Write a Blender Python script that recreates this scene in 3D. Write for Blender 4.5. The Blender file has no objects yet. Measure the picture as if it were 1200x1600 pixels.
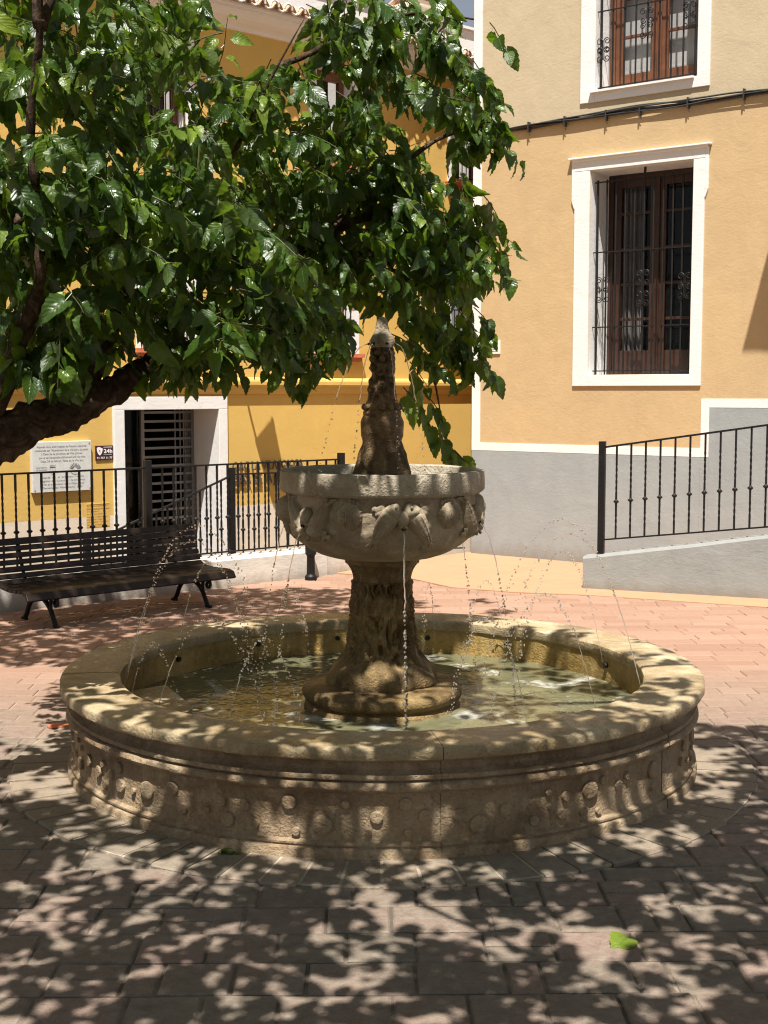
import bpy, math, random
import numpy as np
from mathutils import Vector, noise as mnoise

R = math.radians
rng = random.Random(7)
S = bpy.context.scene
COL = S.collection

# ------------------------------------------------------------------ camera, light, exposure
EYE = Vector((0, 0, 1.60)); FPX = 2045.0; PITCH = math.atan(188 / FPX)
cam = bpy.data.cameras.new('camera'); camo = bpy.data.objects.new('camera', cam); COL.objects.link(camo)
camo.location = EYE; camo.rotation_euler = (math.pi / 2 - PITCH, 0, 0)
cam.sensor_fit = 'VERTICAL'; cam.sensor_height = 36; cam.lens = FPX / 1600 * 36; cam.clip_end = 500
S.camera = camo
LIGHT = Vector((0.03, 0.455, -1.0))                     # direction the sunlight travels
W = bpy.data.worlds.new('World'); S.world = W; W.use_nodes = True
_n = W.node_tree.nodes; _sky = _n.new('ShaderNodeTexSky'); _sky.sky_type = 'NISHITA'; _sky.sun_disc = False
_sky.sun_elevation = math.atan(1 / math.hypot(LIGHT.x, LIGHT.y)); _sky.sun_rotation = math.pi - math.atan2(-LIGHT.x, LIGHT.y)
_sky.air_density = 1.0; _sky.dust_density = 1.6; _sky.ozone_density = 1.0
_hs = _n.new('ShaderNodeHueSaturation'); _hs.inputs['Saturation'].default_value = .48
W.node_tree.links.new(_sky.outputs[0], _hs.inputs['Color']); W.node_tree.links.new(_hs.outputs[0], _n['Background'].inputs[0]); _n['Background'].inputs[1].default_value = 0.052
sl = bpy.data.lights.new('sun', 'SUN'); sl.energy = 5.0; sl.angle = R(0.53); sl.color = (1.0, 0.955, 0.89)
so = bpy.data.objects.new('sun', sl); COL.objects.link(so); so.rotation_euler = LIGHT.to_track_quat('-Z', 'Y').to_euler(); so.location = (0, 0, 20)
S.view_settings.view_transform = 'Standard'; S.view_settings.look = 'None'; S.view_settings.gamma = 1
S.view_settings.exposure = 0.83
cy = S.cycles; cy.use_denoising = True; cy.max_bounces = 8; cy.transparent_max_bounces = 24
cy.caustics_reflective = False; cy.caustics_refractive = False; cy.sample_clamp_indirect = 4; cy.filter_width = 1.15

# ------------------------------------------------------------------ helpers
def at(u, v, Y):
    """point seen at pixel (u,v) of the 1200x1600 photograph, Y metres ahead"""
    x = (u - 600) / FPX; y = -(v - 800) / FPX
    r = Vector((x, math.cos(PITCH) + y * math.sin(PITCH), -math.sin(PITCH) + y * math.cos(PITCH)))
    return EYE + r * (Y / r.y)

WL = {}
def wl(o):
    return WL.get(o.name, Vector((0, 0, 0))) if o else Vector((0, 0, 0))

class MB:
    def __init__(s): s.v = []; s.f = []
    def add(s, vs, fs):
        n = len(s.v); s.v += [tuple(p) for p in vs]; s.f += [tuple(i + n for i in f) for f in fs]
    def quad(s, a, b, c, d): s.add([a, b, c, d], [(0, 1, 2, 3)])
    def hexa(s, p):     # 8 corners: bottom 0-3, top 4-7
        s.add(p, [(0, 3, 2, 1), (4, 5, 6, 7), (0, 1, 5, 4), (1, 2, 6, 5), (2, 3, 7, 6), (3, 0, 4, 7)])
    def box(s, x0, x1, y0, y1, z0, z1, fr=None):
        p = [(x0, y0, z0), (x1, y0, z0), (x1, y1, z0), (x0, y1, z0), (x0, y0, z1), (x1, y0, z1), (x1, y1, z1), (x0, y1, z1)]
        s.hexa([fr(*q) for q in p] if fr else p)
    def tube(s, pts, rad, n=8, cap=True, tw=0.0):
        pts = [Vector(p) for p in pts]; m = len(pts)
        if not hasattr(rad, '__len__'): rad = [rad] * m
        t0 = (pts[1] - pts[0]).normalized(); ref = Vector((0, 0, 1)) if abs(t0.z) < .9 else Vector((1, 0, 0))
        u = t0.cross(ref).normalized(); vs = []; fs = []
        for i, p in enumerate(pts):
            t = (pts[min(i + 1, m - 1)] - pts[max(i - 1, 0)]).normalized()
            u = (u - t * u.dot(t)).normalized(); w = t.cross(u)
            for k in range(n):
                a = 2 * math.pi * k / n + tw * i
                vs.append(p + (u * math.cos(a) + w * math.sin(a)) * rad[i])
        for i in range(m - 1):
            for k in range(n):
                a = i * n + k; b = i * n + (k + 1) % n
                fs.append((a, b, b + n, a + n))
        if cap: fs.append(tuple(range(n - 1, -1, -1))); fs.append(tuple(range((m - 1) * n, m * n)))
        s.add(vs, fs)
    def lathe(s, prof, c, n=64, a0=0.0, a1=2 * math.pi, fn=None, caps=False):
        """profile (r,z) bottom to top round c; angle 0 faces the camera, positive to the right"""
        full = abs(a1 - a0 - 2 * math.pi) < 1e-6; cols = n if full else n + 1; vs = []; fs = []
        for r, z in prof:
            for k in range(cols):
                a = a0 + (a1 - a0) * k / n; rr, zz = (fn(r, z, a) if fn else (r, z))
                vs.append((c[0] + rr * math.sin(a), c[1] - rr * math.cos(a), c[2] + zz))
        for i in range(len(prof) - 1):
            for k in range(n):
                k2 = (k + 1) % cols; a, b = i * cols + k, i * cols + k2
                fs.append((a, b, b + cols, a + cols))
        if caps and not full:
            fs.append(tuple(i * cols for i in range(len(prof)))); fs.append(tuple(i * cols + n for i in range(len(prof) - 1, -1, -1)))
        s.add(vs, fs)
    def ball(s, c, r, n=8, m=6, sc=(1, 1, 1), fr=None):
        vs = []; fs = []
        for i in range(m + 1):
            t = math.pi * i / m
            for k in range(n):
                a = 2 * math.pi * k / n
                q = Vector((math.sin(t) * math.cos(a) * sc[0], math.sin(t) * math.sin(a) * sc[1], math.cos(t) * sc[2])) * r
                vs.append(Vector(c) + (fr @ q if fr else q))
        for i in range(m):
            for k in range(n):
                a = i * n + k; b = i * n + (k + 1) % n
                fs.append((a, a + n, b + n, b))
        s.add(vs, fs)
    def build(s, name, m, parent=None, smooth=None, bevel=0):
        me = bpy.data.meshes.new(name); off = wl(parent)
        me.from_pydata([(p[0] - off.x, p[1] - off.y, p[2] - off.z) for p in s.v], [], s.f); me.update()
        me.materials.append(m)
        if smooth:
            me.polygons.foreach_set('use_smooth', [True] * len(me.polygons)); me.set_sharp_from_angle(angle=R(smooth))
        o = bpy.data.objects.new(name, me); COL.objects.link(o)
        if parent: o.parent = parent; WL[o.name] = off
        if bevel:
            b = o.modifiers.new('bevel', 'BEVEL'); b.width = bevel; b.segments = 2; b.limit_method = 'ANGLE'; b.angle_limit = R(40)
        return o

def tag(o, label=None, cat=None, group=None, kind=None):
    if label: o['label'] = label
    if cat: o['category'] = cat
    if group: o['group'] = group
    if kind: o['kind'] = kind
    return o
def thing(name, loc, label, cat, group=None):
    o = bpy.data.objects.new(name, None); COL.objects.link(o); o.location = loc; o.empty_display_size = .1
    WL[o.name] = Vector(loc); return tag(o, label, cat, group)
def dup(o, loc, parent):
    c = o.copy(); COL.objects.link(c); c.parent = parent; c.location = loc; WL[c.name] = wl(parent); return c

class Wall:
    """upright wall plane: s metres along it, z up, d metres into the building"""
    def __init__(s, p0, d, n): s.p = Vector(p0); s.d = Vector(d).normalized(); s.n = Vector(n).normalized()
    def __call__(s, a, z, d=0.0):
        q = s.p + s.d * a + s.n * d; return Vector((q.x, q.y, z))
    def box(s, mb, s0, s1, z0, z1, d0, d1):
        mb.box(s0, s1, d0, d1, z0, z1, lambda x, y, z: s(x, z, y))
    def sheet(s, mb, s0, s1, z0, z1, holes=(), d=0.0):
        ss = sorted({x for x in {s0, s1, *[h[0] for h in holes], *[h[1] for h in holes]} if s0 <= x <= s1}); zs = sorted({x for x in {z0, z1, *[h[2] for h in holes], *[h[3] for h in holes]} if z0 <= x <= z1})
        for a, b in zip(ss, ss[1:]):
            for c, e in zip(zs, zs[1:]):
                if any(h[0] <= (a + b) / 2 <= h[1] and h[2] <= (c + e) / 2 <= h[3] for h in holes): continue
                mb.quad(s(a, c, d), s(b, c, d), s(b, e, d), s(a, e, d))
    def reveal(s, mb, h, d, sides='lrtb'):
        a, b, c, e = h
        if 'l' in sides: mb.quad(s(a, c), s(a, c, d), s(a, e, d), s(a, e))
        if 'r' in sides: mb.quad(s(b, c), s(b, e), s(b, e, d), s(b, c, d))
        if 't' in sides: mb.quad(s(a, e), s(a, e, d), s(b, e, d), s(b, e))
        if 'b' in sides: mb.quad(s(a, c), s(b, c), s(b, c, d), s(a, c, d))

def text_into(mb, wall, txt, s0, z0, cap, d, thick=0.002, width=None, align='LEFT', bold=0.0):
    cu = bpy.data.curves.new('lettering', 'FONT'); cu.body = txt; cu.size = cap / 0.72; cu.extrude = thick / 2; cu.offset = bold
    cu.resolution_u = 2
    o = bpy.data.objects.new('lettering', cu); COL.objects.link(o); bpy.context.view_layer.update()
    me = o.evaluated_get(bpy.context.evaluated_depsgraph_get()).to_mesh()
    vs = [tuple(v.co) for v in me.vertices]; fs = [tuple(p.vertices) for p in me.polygons]
    o.to_mesh_clear(); bpy.data.objects.remove(o); bpy.data.curves.remove(cu)
    if not vs: return
    x0 = min(v[0] for v in vs); x1 = max(v[0] for v in vs); k = (width / (x1 - x0)) if width else 1.0
    off = 0 if align == 'LEFT' else -(x1 - x0) * k / 2
    mb.add([wall(s0 + off + (v[0] - x0) * k, z0 + v[1], d - thick / 2 - v[2]) for v in vs], fs)

# ------------------------------------------------------------------ materials
def new_mat(name):
    m = bpy.data.materials.new(name); m.use_nodes = True; nt = m.node_tree
    return m, nt, nt.nodes['Principled BSDF']
def nd(nt, t, **kw):
    n = nt.nodes.new('ShaderNode' + t)
    for k, v in kw.items():
        if k.startswith('i_'):
            key = k[2:]; n.inputs[int(key) if key.isdigit() else key.replace('_', ' ')].default_value = v
        else: setattr(n, k, v)
    return n
def ramp(nt, fac, stops):
    r = nt.nodes.new('ShaderNodeValToRGB'); e = r.color_ramp.elements
    while len(e) < len(stops): e.new(.5)
    for x, (p, c) in zip(e, stops):
        x.position = p; x.color = (c if hasattr(c, '__len__') else (c, c, c)) + ((1,) if hasattr(c, '__len__') else (1,)) if hasattr(c, '__len__') else (c, c, c, 1)
    nt.links.new(fac, r.inputs[0]); return r.outputs[0]
def mixc(nt, fac, a, b, mode='MIX'):
    m = nt.nodes.new('ShaderNodeMix'); m.data_type = 'RGBA'; m.blend_type = mode
    for sock, val in ((m.inputs[0], fac), (m.inputs[6], a), (m.inputs[7], b)):
        if hasattr(val, 'is_linked'): nt.links.new(val, sock)
        elif hasattr(val, '__len__'): sock.default_value = tuple(val) + (1,)
        else: sock.default_value = val
    return m.outputs[2]
def math_(nt, op, a, b=0.0, c=None):
    m = nt.nodes.new('ShaderNodeMath'); m.operation = op
    for i, val in enumerate((a, b) if c is None else (a, b, c)):
        if hasattr(val, 'is_linked'): nt.links.new(val, m.inputs[i])
        else: m.inputs[i].default_value = val
    return m.outputs[0]
def tex(nt, scale, detail=4, rough=.6, dist=0.0, sc=None, kind='Noise'):
    tc = nd(nt, 'TexCoord'); src = tc.outputs['Object']
    if sc:
        mp = nd(nt, 'Mapping'); mp.inputs['Scale'].default_value = sc; nt.links.new(src, mp.inputs[0]); src = mp.outputs[0]
    if kind == 'Noise':
        n = nd(nt, 'TexNoise'); n.inputs['Scale'].default_value = scale; n.inputs['Detail'].default_value = detail
        n.inputs['Roughness'].default_value = rough; n.inputs['Distortion'].default_value = dist
    else:
        n = nd(nt, 'TexVoronoi'); n.inputs['Scale'].default_value = scale
    nt.links.new(src, n.inputs['Vector']); return n.outputs[0]
def bump(nt, bsdf, layers):
    prev = None
    for h, st, dist in layers:
        b = nd(nt, 'Bump'); b.inputs['Strength'].default_value = st; b.inputs['Distance'].default_value = dist
        nt.links.new(h, b.inputs['Height'])
        if prev: nt.links.new(prev, b.inputs['Normal'])
        prev = b.outputs[0]
    nt.links.new(prev, bsdf.inputs['Normal'])

def plain(name, c, rough=.6, metal=0.0, var=.15, vs=14, bs=60, bst=.15, spec=.5):
    m, nt, b = new_mat(name); n = tex(nt, vs)
    col = mixc(nt, ramp(nt, n, [(.3, 0.), (.7, 1.)]), [x * (1 - var) for x in c], [min(1, x * (1 + var)) for x in c])
    nt.links.new(col, b.inputs['Base Color']); b.inputs['Roughness'].default_value = rough; b.inputs['Metallic'].default_value = metal
    b.inputs['Specular IOR Level'].default_value = spec
    if bst: bump(nt, b, [(tex(nt, bs), bst, .003)])
    return m
def stucco(name, c, c2=None, split=None, stain=None, amt=.10, bst=.35, foot=0):
    m, nt, b = new_mat(name)
    col = c
    if c2:
        tc = nd(nt, 'TexCoord'); sp = nd(nt, 'SeparateXYZ'); nt.links.new(tc.outputs['Object'], sp.inputs[0])
        z = math_(nt, 'ADD', sp.outputs[2], math_(nt, 'MULTIPLY', tex(nt, 1.2), .03))
        col = mixc(nt, math_(nt, 'GREATER_THAN', z, split + .015), c, c2)
    big = ramp(nt, tex(nt, 0.9, 5, .62, .6), [(.32, 0.), (.68, 1.)])
    med = ramp(nt, tex(nt, 6, 5, .6), [(.35, 0.), (.65, 1.)])
    v1 = mixc(nt, big, [1 - amt] * 3, [1.0, 1 - amt * .15, 1 - amt * .4]); v2 = mixc(nt, med, [1 - amt * .5] * 3, [1, 1, 1])
    col = mixc(nt, 1.0, col, v1, 'MULTIPLY'); col = mixc(nt, 1.0, col, v2, 'MULTIPLY')
    # streaks of weathering running down
    st = ramp(nt, tex(nt, 2.2, 6, .65, .3, (3.5, 3.5, .35)), [(.52, 0.), (.78, 1.)])
    col = mixc(nt, math_(nt, 'MULTIPLY', st, .22 if stain is None else stain), col, [x * .72 for x in c])
    if foot:
        tc = nd(nt, 'TexCoord'); sp = nd(nt, 'SeparateXYZ'); nt.links.new(tc.outputs['Object'], sp.inputs[0])
        h = math_(nt, 'ADD', sp.outputs[2], math_(nt, 'MULTIPLY', math_(nt, 'SUBTRACT', tex(nt, 7, 6, .7, .4, (1, 1, .5)), .5), foot * 1.6))
        col = mixc(nt, math_(nt, 'MULTIPLY', ramp(nt, math_(nt, 'DIVIDE', h, foot), [(.0, 1.), (1., 0.)]), .55), col, (.20, .155, .11))
    nt.links.new(col, b.inputs['Base Color']); b.inputs['Roughness'].default_value = .92; b.inputs['Specular IOR Level'].default_value = .2
    bump(nt, b, [(tex(nt, 3.2, 4, .55, .8), bst * .9, .02), (tex(nt, 22, 5, .6, .4, (1, 1, 2)), bst, .006), (tex(nt, 140, 2), .25, .002)])
    return m
def stone(name, c, dark, light, pit=.6, scale=1.0, rough=.78, wet=0.0, streak=.5):
    m, nt, b = new_mat(name)
    n1 = tex(nt, 2.6 * scale, 6, .65, .5); n2 = tex(nt, 16 * scale, 6, .7); n3 = tex(nt, 85 * scale, 4, .6)
    col = mixc(nt, ramp(nt, n1, [(.40, 0.), (.62, 1.)]), dark, c)
    col = mixc(nt, math_(nt, 'MULTIPLY', ramp(nt, n2, [(.5, 0.), (.72, 1.)]), .6), col, light)
    s = ramp(nt, tex(nt, 5 * scale, 6, .7, .3, (2.2, 2.2, .35)), [(.5, 0.), (.75, 1.)])
    col = mixc(nt, math_(nt, 'MULTIPLY', s, streak), col, [x * .55 for x in dark])
    col = mixc(nt, math_(nt, 'MULTIPLY', ramp(nt, n3, [(.30, 1.), (.45, 0.)]), .45), col, [x * .45 for x in dark])
    lime = ramp(nt, tex(nt, 4 * scale, 5, .65, .2, (3, 3, .3)), [(.58, 0.), (.74, 1.)])
    col = mixc(nt, math_(nt, 'MULTIPLY', lime, .14), col, [min(.7, x * 1.25) for x in light])
    nt.links.new(col, b.inputs['Base Color']); b.inputs['Specular IOR Level'].default_value = .35
    if wet:
        w = ramp(nt, tex(nt, 2.1, 4, .6, .4), [(.46, 0.), (.56, 1.)]); w = math_(nt, 'MULTIPLY', w, wet)
        nt.links.new(math_(nt, 'SUBTRACT', rough, math_(nt, 'MULTIPLY', w, rough - .14)), b.inputs['Roughness'])
        col2 = mixc(nt, w, col, mixc(nt, 1.0, col, (.74, .71, .66), 'MULTIPLY')); nt.links.new(col2, b.inputs['Base Color'])
    else: b.inputs['Roughness'].default_value = rough
    bump(nt, b, [(n1, .35, .025), (n2, min(1, pit * .85), .014), (n3, min(1, pit * 1.25), .010), (tex(nt, 260, 2), pit * .6, .002)])
    return m

M = {}
M['orange'] = stucco('orange_stucco', (.585, .425, .235), (.575, .475, .32), 4.06, amt=.11, bst=.30, stain=.28)
M['white'] = stucco('white_limewash', (.80, .79, .77), amt=.05, stain=.10, bst=.3)
M['grey'] = stucco('grey_paint', (.345, .37, .375), amt=.12, stain=.3, bst=.3, foot=.16)
M['yellow'] = stucco('yellow_stucco', (.67, .445, .13), amt=.07, stain=.12, bst=.2)
M['cream'] = stucco('cream_paint', (.72, .62, .50), amt=.06, stain=.15, bst=.2)
M['kerb'] = stucco('worn_white_paint', (.70, .67, .61), amt=.18, stain=.6, bst=.5, foot=.10)
M['stone'] = stone('limestone', (.41, .305, .19), (.24, .16, .09), (.56, .46, .32), pit=1.0, wet=0)
M['coping'] = stone('wet_limestone', (.52, .425, .27), (.34, .25, .135), (.62, .55, .40), pit=.5, wet=1.0, rough=.7, streak=.25)
M['lining'] = stone('algae_stone', (.56, .385, .14), (.30, .195, .06), (.64, .49, .23), pit=.6, wet=.7, streak=.75)
M['bowl'] = stone('carved_grey_stone', (.44, .36, .25), (.27, .21, .14), (.56, .48, .36), pit=.28, streak=.3)
M['rimstone'] = stone('pitted_grey_stone', (.46, .40, .30), (.32, .265, .19), (.58, .52, .41), pit=1.0, streak=.2)
M['mossy'] = stone('mossy_stone', (.33, .22, .09), (.14, .09, .038), (.50, .36, .17), pit=.8, wet=.8, rough=.65, scale=1.4)
M['spire'] = stone('wet_brown_stone', (.23, .145, .065), (.08, .048, .02), (.44, .31, .16), pit=.9, wet=.8, rough=.6, scale=1.5)
M['tip'] = stone('bleached_stone', (.46, .39, .28), (.33, .26, .17), (.56, .5, .38), pit=.9, scale=1.6)
M['iron'] = plain('black_iron', (.010, .0095, .0095), .5, .0, .3, 20, 90, .25, .25)
M['iron2'] = plain('wrought_iron', (.018, .017, .016), .5, .2, .3, 20, 90, .2, .3)
M['wood'] = plain('red_brown_wood', (.15, .058, .026), .45, 0, .3, 9, 40, .12)
M['darkwood'] = plain('dark_brown_wood', (.042, .017, .010), .45, 0, .3, 9, 40, .12)
M['bench'] = plain('bench_varnish', (.016, .010, .007), .42, 0, .35, 12, 50, .15, .3)
M['black'] = plain('black_hole', (.006, .006, .006), .6, bst=0)
M['steel'] = plain('grille_steel', (.20, .19, .18), .5, .3, .12)
M['marble'] = plain('grey_marble', (.60, .60, .58), .45, 0, .08, 30, 80, .1)
M['ink'] = plain('engraved_grey', (.20, .20, .20), .7, bst=0)
M['maroon'] = plain('maroon_print', (.045, .008, .022), .35, bst=0)
M['print'] = plain('white_print', (.82, .80, .80), .4, bst=0, var=.02)
M['letter'] = plain('letter_metal', (.12, .10, .085), .5, .4, .1, bst=0)
M['brownink'] = plain('faded_brown_paint', (.42, .22, .05), .8, bst=0)
M['tile'] = plain('roof_tile', (.56, .36, .24), .85, 0, .3, 9, 40, .5)
M['tilewhite'] = plain('limewashed_tile', (.72, .66, .58), .9, 0, .15, 12, 40, .5)
M['ceramic'] = plain('white_ceramic', (.80, .78, .74), .25, bst=0, var=.03)
M['amber'] = plain('amber_glaze', (.62, .28, .03), .3, bst=0)
M['blueink'] = plain('blue_glaze', (.06, .10, .25), .35, bst=0)
M['terracotta'] = plain('terracotta', (.55, .17, .075), .85, 0, .2, 20, 60, .4)
M['shutter'] = plain('grey_shutter', (.22, .24, .27), .6, 0, .1)
M['blind'] = plain('white_blind', (.74, .73, .70), .8, 0, .04, bst=.05)
M['curtain'] = plain('grey_curtain', (.22, .20, .185), .9, 0, .15, 6, 30, .1)
M['cable'] = plain('black_cable', (.035, .034, .034), .55, bst=0)

def glass_mat():
    m, nt, b = new_mat('window_glass'); b.inputs['Base Color'].default_value = (.012, .014, .015, 1)
    b.inputs['Roughness'].default_value = .04; b.inputs['Specular IOR Level'].default_value = .6
    b.inputs['Alpha'].default_value = .30; bump(nt, b, [(tex(nt, 2.5, 2), .06, .02)]); return m
M['glass'] = glass_mat()
def drop_mat():
    m, nt, b = new_mat('clear_water'); b.inputs['Base Color'].default_value = (1, 1, 1, 1); b.inputs['Transmission Weight'].default_value = .86
    b.inputs['IOR'].default_value = 1.33; b.inputs['Roughness'].default_value = .02; return m
M['drop'] = drop_mat()

def paver_mat(name, a, b_, c_, moss=.5):
    m, nt, b = new_mat(name)
    uv = nd(nt, 'UVMap', uv_map='rnd'); sp = nd(nt, 'SeparateXYZ'); nt.links.new(uv.outputs[0], sp.inputs[0])
    col = ramp(nt, sp.outputs[0], [(0., a), (.45, b_), (1., c_)])
    n1 = tex(nt, 1.3, 6, .65, .5); n2 = tex(nt, 22, 6, .7, .4); n3 = tex(nt, 120, 4, .6)
    col = mixc(nt, math_(nt, 'MULTIPLY', ramp(nt, n1, [(.42, 0.), (.62, 1.)]), moss), col, (.205, .185, .142))
    col = mixc(nt, math_(nt, 'MULTIPLY', ramp(nt, n2, [(.46, 0.), (.68, 1.)]), .5), col, (.30, .265, .21))
    col = mixc(nt, math_(nt, 'MULTIPLY', ramp(nt, n2, [(.3, 1.), (.46, 0.)]), .55), col, (.13, .105, .085))
    col = mixc(nt, math_(nt, 'MULTIPLY', ramp(nt, n3, [(.3, 1.), (.42, 0.)]), .4), col, (.10, .08, .065))
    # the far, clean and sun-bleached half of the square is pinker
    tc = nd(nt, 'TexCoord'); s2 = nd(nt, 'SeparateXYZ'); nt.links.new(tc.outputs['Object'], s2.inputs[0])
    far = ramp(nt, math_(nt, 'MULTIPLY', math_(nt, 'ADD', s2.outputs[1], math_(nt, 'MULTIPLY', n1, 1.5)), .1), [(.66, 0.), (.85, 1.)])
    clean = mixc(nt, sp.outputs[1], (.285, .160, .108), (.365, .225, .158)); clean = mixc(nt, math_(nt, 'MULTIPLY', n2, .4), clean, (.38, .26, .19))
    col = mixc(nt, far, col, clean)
    nt.links.new(col, b.inputs['Base Color']); b.inputs['Roughness'].default_value = .8; b.inputs['Specular IOR Level'].default_value = .3
    bump(nt, b, [(tex(nt, 9, 4), .3, .015), (n2, .9, .010), (n3, .8, .004)])
    return m
M['paver'] = paver_mat('concrete_pavers', (.20, .155, .118), (.22, .165, .126), (.255, .172, .138), .45)
M['ringstone'] = paver_mat('ring_stones', (.25, .20, .145), (.28, .22, .16), (.31, .235, .17), .4)
M['grout'] = plain('sandy_joint', (.31, .235, .18), .95, 0, .4, 3, 120, .6)
def grout_mat():
    m, nt, b = new_mat('sandy_joint'); tc = nd(nt, 'TexCoord'); s2 = nd(nt, 'SeparateXYZ'); nt.links.new(tc.outputs['Object'], s2.inputs[0]); n = tex(nt, 3, 5)
    f = ramp(nt, math_(nt, 'MULTIPLY', math_(nt, 'ADD', s2.outputs[1], math_(nt, 'MULTIPLY', n, 2.0)), .1), [(.55, 0.), (.8, 1.)])
    col = mixc(nt, f, mixc(nt, ramp(nt, n, [(.45, 0.), (.62, 1.)]), (.10, .08, .06), (.25, .20, .15)), (.33, .235, .175))
    nt.links.new(col, b.inputs['Base Color']); b.inputs['Roughness'].default_value = .95; bump(nt, b, [(tex(nt, 120), .6, .004)]); return m
M['grout'] = grout_mat()
M['ochre'] = stucco('ochre_concrete', (.46, .275, .165), amt=.12, stain=.25, bst=.2)

# ------------------------------------------------------------------ ground of the square
KL = Wall((-1.273, 10.70, 0), (.763, .646, 0), (-.646, .763, 0))       # front foot of the white kerb wall
def rndmesh(o, vals):
    me = o.data; l1 = me.uv_layers.new(name='rnd'); arr = np.zeros(len(me.loops) * 2, np.float32); i = 0
    for p, (a, b) in zip(me.polygons, vals):
        for li in p.loop_indices: arr[2 * li] = a; arr[2 * li + 1] = b
    l1.data.foreach_set('uv', arr)
gb = MB()
far = 150
GX = [(-far, -60), (far, -60), (far, far), (1.0, far), (.92, 13.05), (.40, 12.52), (-.03, 11.75)] 
kl0 = KL(-6.0, 0, .1); kl1 = KL(1.55, 0, .1)
poly = [(-far, -60, -.02), (far, -60, -.02), (far, far, -.02), (6, far, -.02), (.95, 13.1, -.02), (.45, 12.62, -.02), (kl1.x, kl1.y, -.02), (kl0.x, kl0.y, -.02), (-far, kl0.y, -.02)]
poly = [(a_, b_, -.006) for a_, b_, _ in poly]
gb.add(poly, [tuple(range(len(poly)))])
nP = len(poly); low = [(p[0], p[1], -.64) for p in poly[4:8]]
gb.add(poly[4:8] + low, [(0, 1, 5, 4), (1, 2, 6, 5), (2, 3, 7, 6)])
tag(gb.build('ground', M['grout']), kind='structure')
yb = MB(); yb.box(-far, 8, 5, far, -.75, -.62); tag(yb.build('ground', M['ochre']), kind='structure')

FC = Vector((-.008, 5.70, 0))
pb = MB(); vals = []
prng = random.Random(3)
def ochre_front(x):            # front edge of the ochre strip
    pts = [(-.55, 11.5), (.22, 11.15), (.55, 10.62), (1.02, 10.36), (1.57, 10.22), (2.9, 9.6), (4.5, 8.9)]
    for (a, b), (c, d) in zip(pts, pts[1:]):
        if a <= x <= c: return b + (d - b) * (x - a) / (c - a)
    return 99
ca, sa = math.cos(R(.8)), math.sin(R(.8))
y = 1.2
while y < 12.2:
    h = prng.choice([.2, .2, .2, .13, .1] if y < 6.5 else [.15, .15, .1, .13]); x = -4.6 + prng.random() * .2
    while x < 4.6:
        w = prng.choice([.2, .2, .2, .3, .1, .25] if y < 6.5 else [.3, .3, .4, .25, .2])
        cells = [(x, x + w, y, y + h)]
        if h == .2 and w >= .2 and prng.random() < .14: cells = [(x, x + w, y, y + .1), (x, x + w, y + .1, y + .2)]
        for x0, x1, y0, y1 in cells:
            cx, cyy = (x0 + x1) / 2, (y0 + y1) / 2; px, py = cx * ca - cyy * sa, cx * sa + cyy * ca
            kd = (Vector((px, py, 0)) - KL.p); back = kd.dot(KL.n)
            if math.hypot(px - FC.x, py - FC.y) < 1.52 or back > -.02 or py > ochre_front(px) + .06: continue
            g = (.0034 + prng.random() * .002) * (1 if y < 7 else .55); bv = .006; zt = prng.uniform(-.002, .002); tx, ty = prng.uniform(-.008, .008), prng.uniform(-.008, .008)
            q = []
            for (ax, ay, zz) in [(x0 + g, y0 + g, -.02), (x1 - g, y0 + g, -.02), (x1 - g, y1 - g, -.02), (x0 + g, y1 - g, -.02),
                                 (x0 + g, y0 + g, zt - bv * .8), (x1 - g, y0 + g, zt - bv * .8), (x1 - g, y1 - g, zt - bv * .8), (x0 + g, y1 - g, zt - bv * .8),
                                 (x0 + g + bv, y0 + g + bv, zt), (x1 - g - bv, y0 + g + bv, zt), (x1 - g - bv, y1 - g - bv, zt), (x0 + g + bv, y1 - g - bv, zt)]:
                jx, jy = prng.uniform(-.0012, .0012), prng.uniform(-.0012, .0012)
                q.append(((ax + jx) * ca - (ay + jy) * sa, (ax + jx) * sa + (ay + jy) * ca, zz + ((ax - cx) * tx + (ay - cyy) * ty if zz > -.019 else 0)))
            fs = [(8, 9, 10, 11)]
            for k in range(4):
                k2 = (k + 1) % 4; fs += [(4 + k, 4 + k2, 8 + k2, 8 + k), (k, k2, 4 + k2, 4 + k)]
            pb.add(q, fs); vals += [(prng.random(), prng.random())] * 9
        x += w
    y += h
po = pb.build('pavement', M['paver']); rndmesh(po, vals); tag(po, kind='structure')
# ring of radial stones round the basin
rb = MB(); vals = []; nst = 74
for k in range(nst):
    a0, a1 = 2 * math.pi * k / nst, 2 * math.pi * (k + 1) / nst; g = .0042
    r1 = 1.60 + prng.uniform(-.012, .014); zt = .009 + prng.uniform(-.002, .002)
    sub = 4; n0 = len(rb.f)
    rb.lathe([(r1, -.01), (r1, zt - .005), (r1 - .006, zt), (1.30, zt), (1.30, -.01)], FC, sub, a0 + g, a1 - g, caps=True)
    vals += [(prng.random(), prng.random())] * (len(rb.f) - n0)
ro = rb.build('pavement', M['ringstone']); rndmesh(ro, vals); tag(ro, kind='structure')
rb = MB(); rb.lathe([(1.592, -.012), (1.592, .005), (1.28, .005)], FC, 160)
M['sand'] = plain('pale_sand_joint', (.44, .37, .28), .95, 0, .3, 8, 120, .6)
tag(rb.build('pavement', M['sand']), kind='structure')
ob = MB(); op = [(-.5, 11.5), (.22, 11.15), (.55, 10.62), (1.02, 10.36), (1.57, 10.22), (2.9, 9.6), (4.5, 8.9), (4.7, 10.2), (.93, 13.05), (.42, 12.55), (-.2, 11.85)]
ob.add([(a, b, .006) for a, b in op] + [(a, b, -.02) for a, b in op], [tuple(range(11))] + [(i + 11, (i + 1) % 11 + 11, (i + 1) % 11, i) for i in range(11)])
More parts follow.
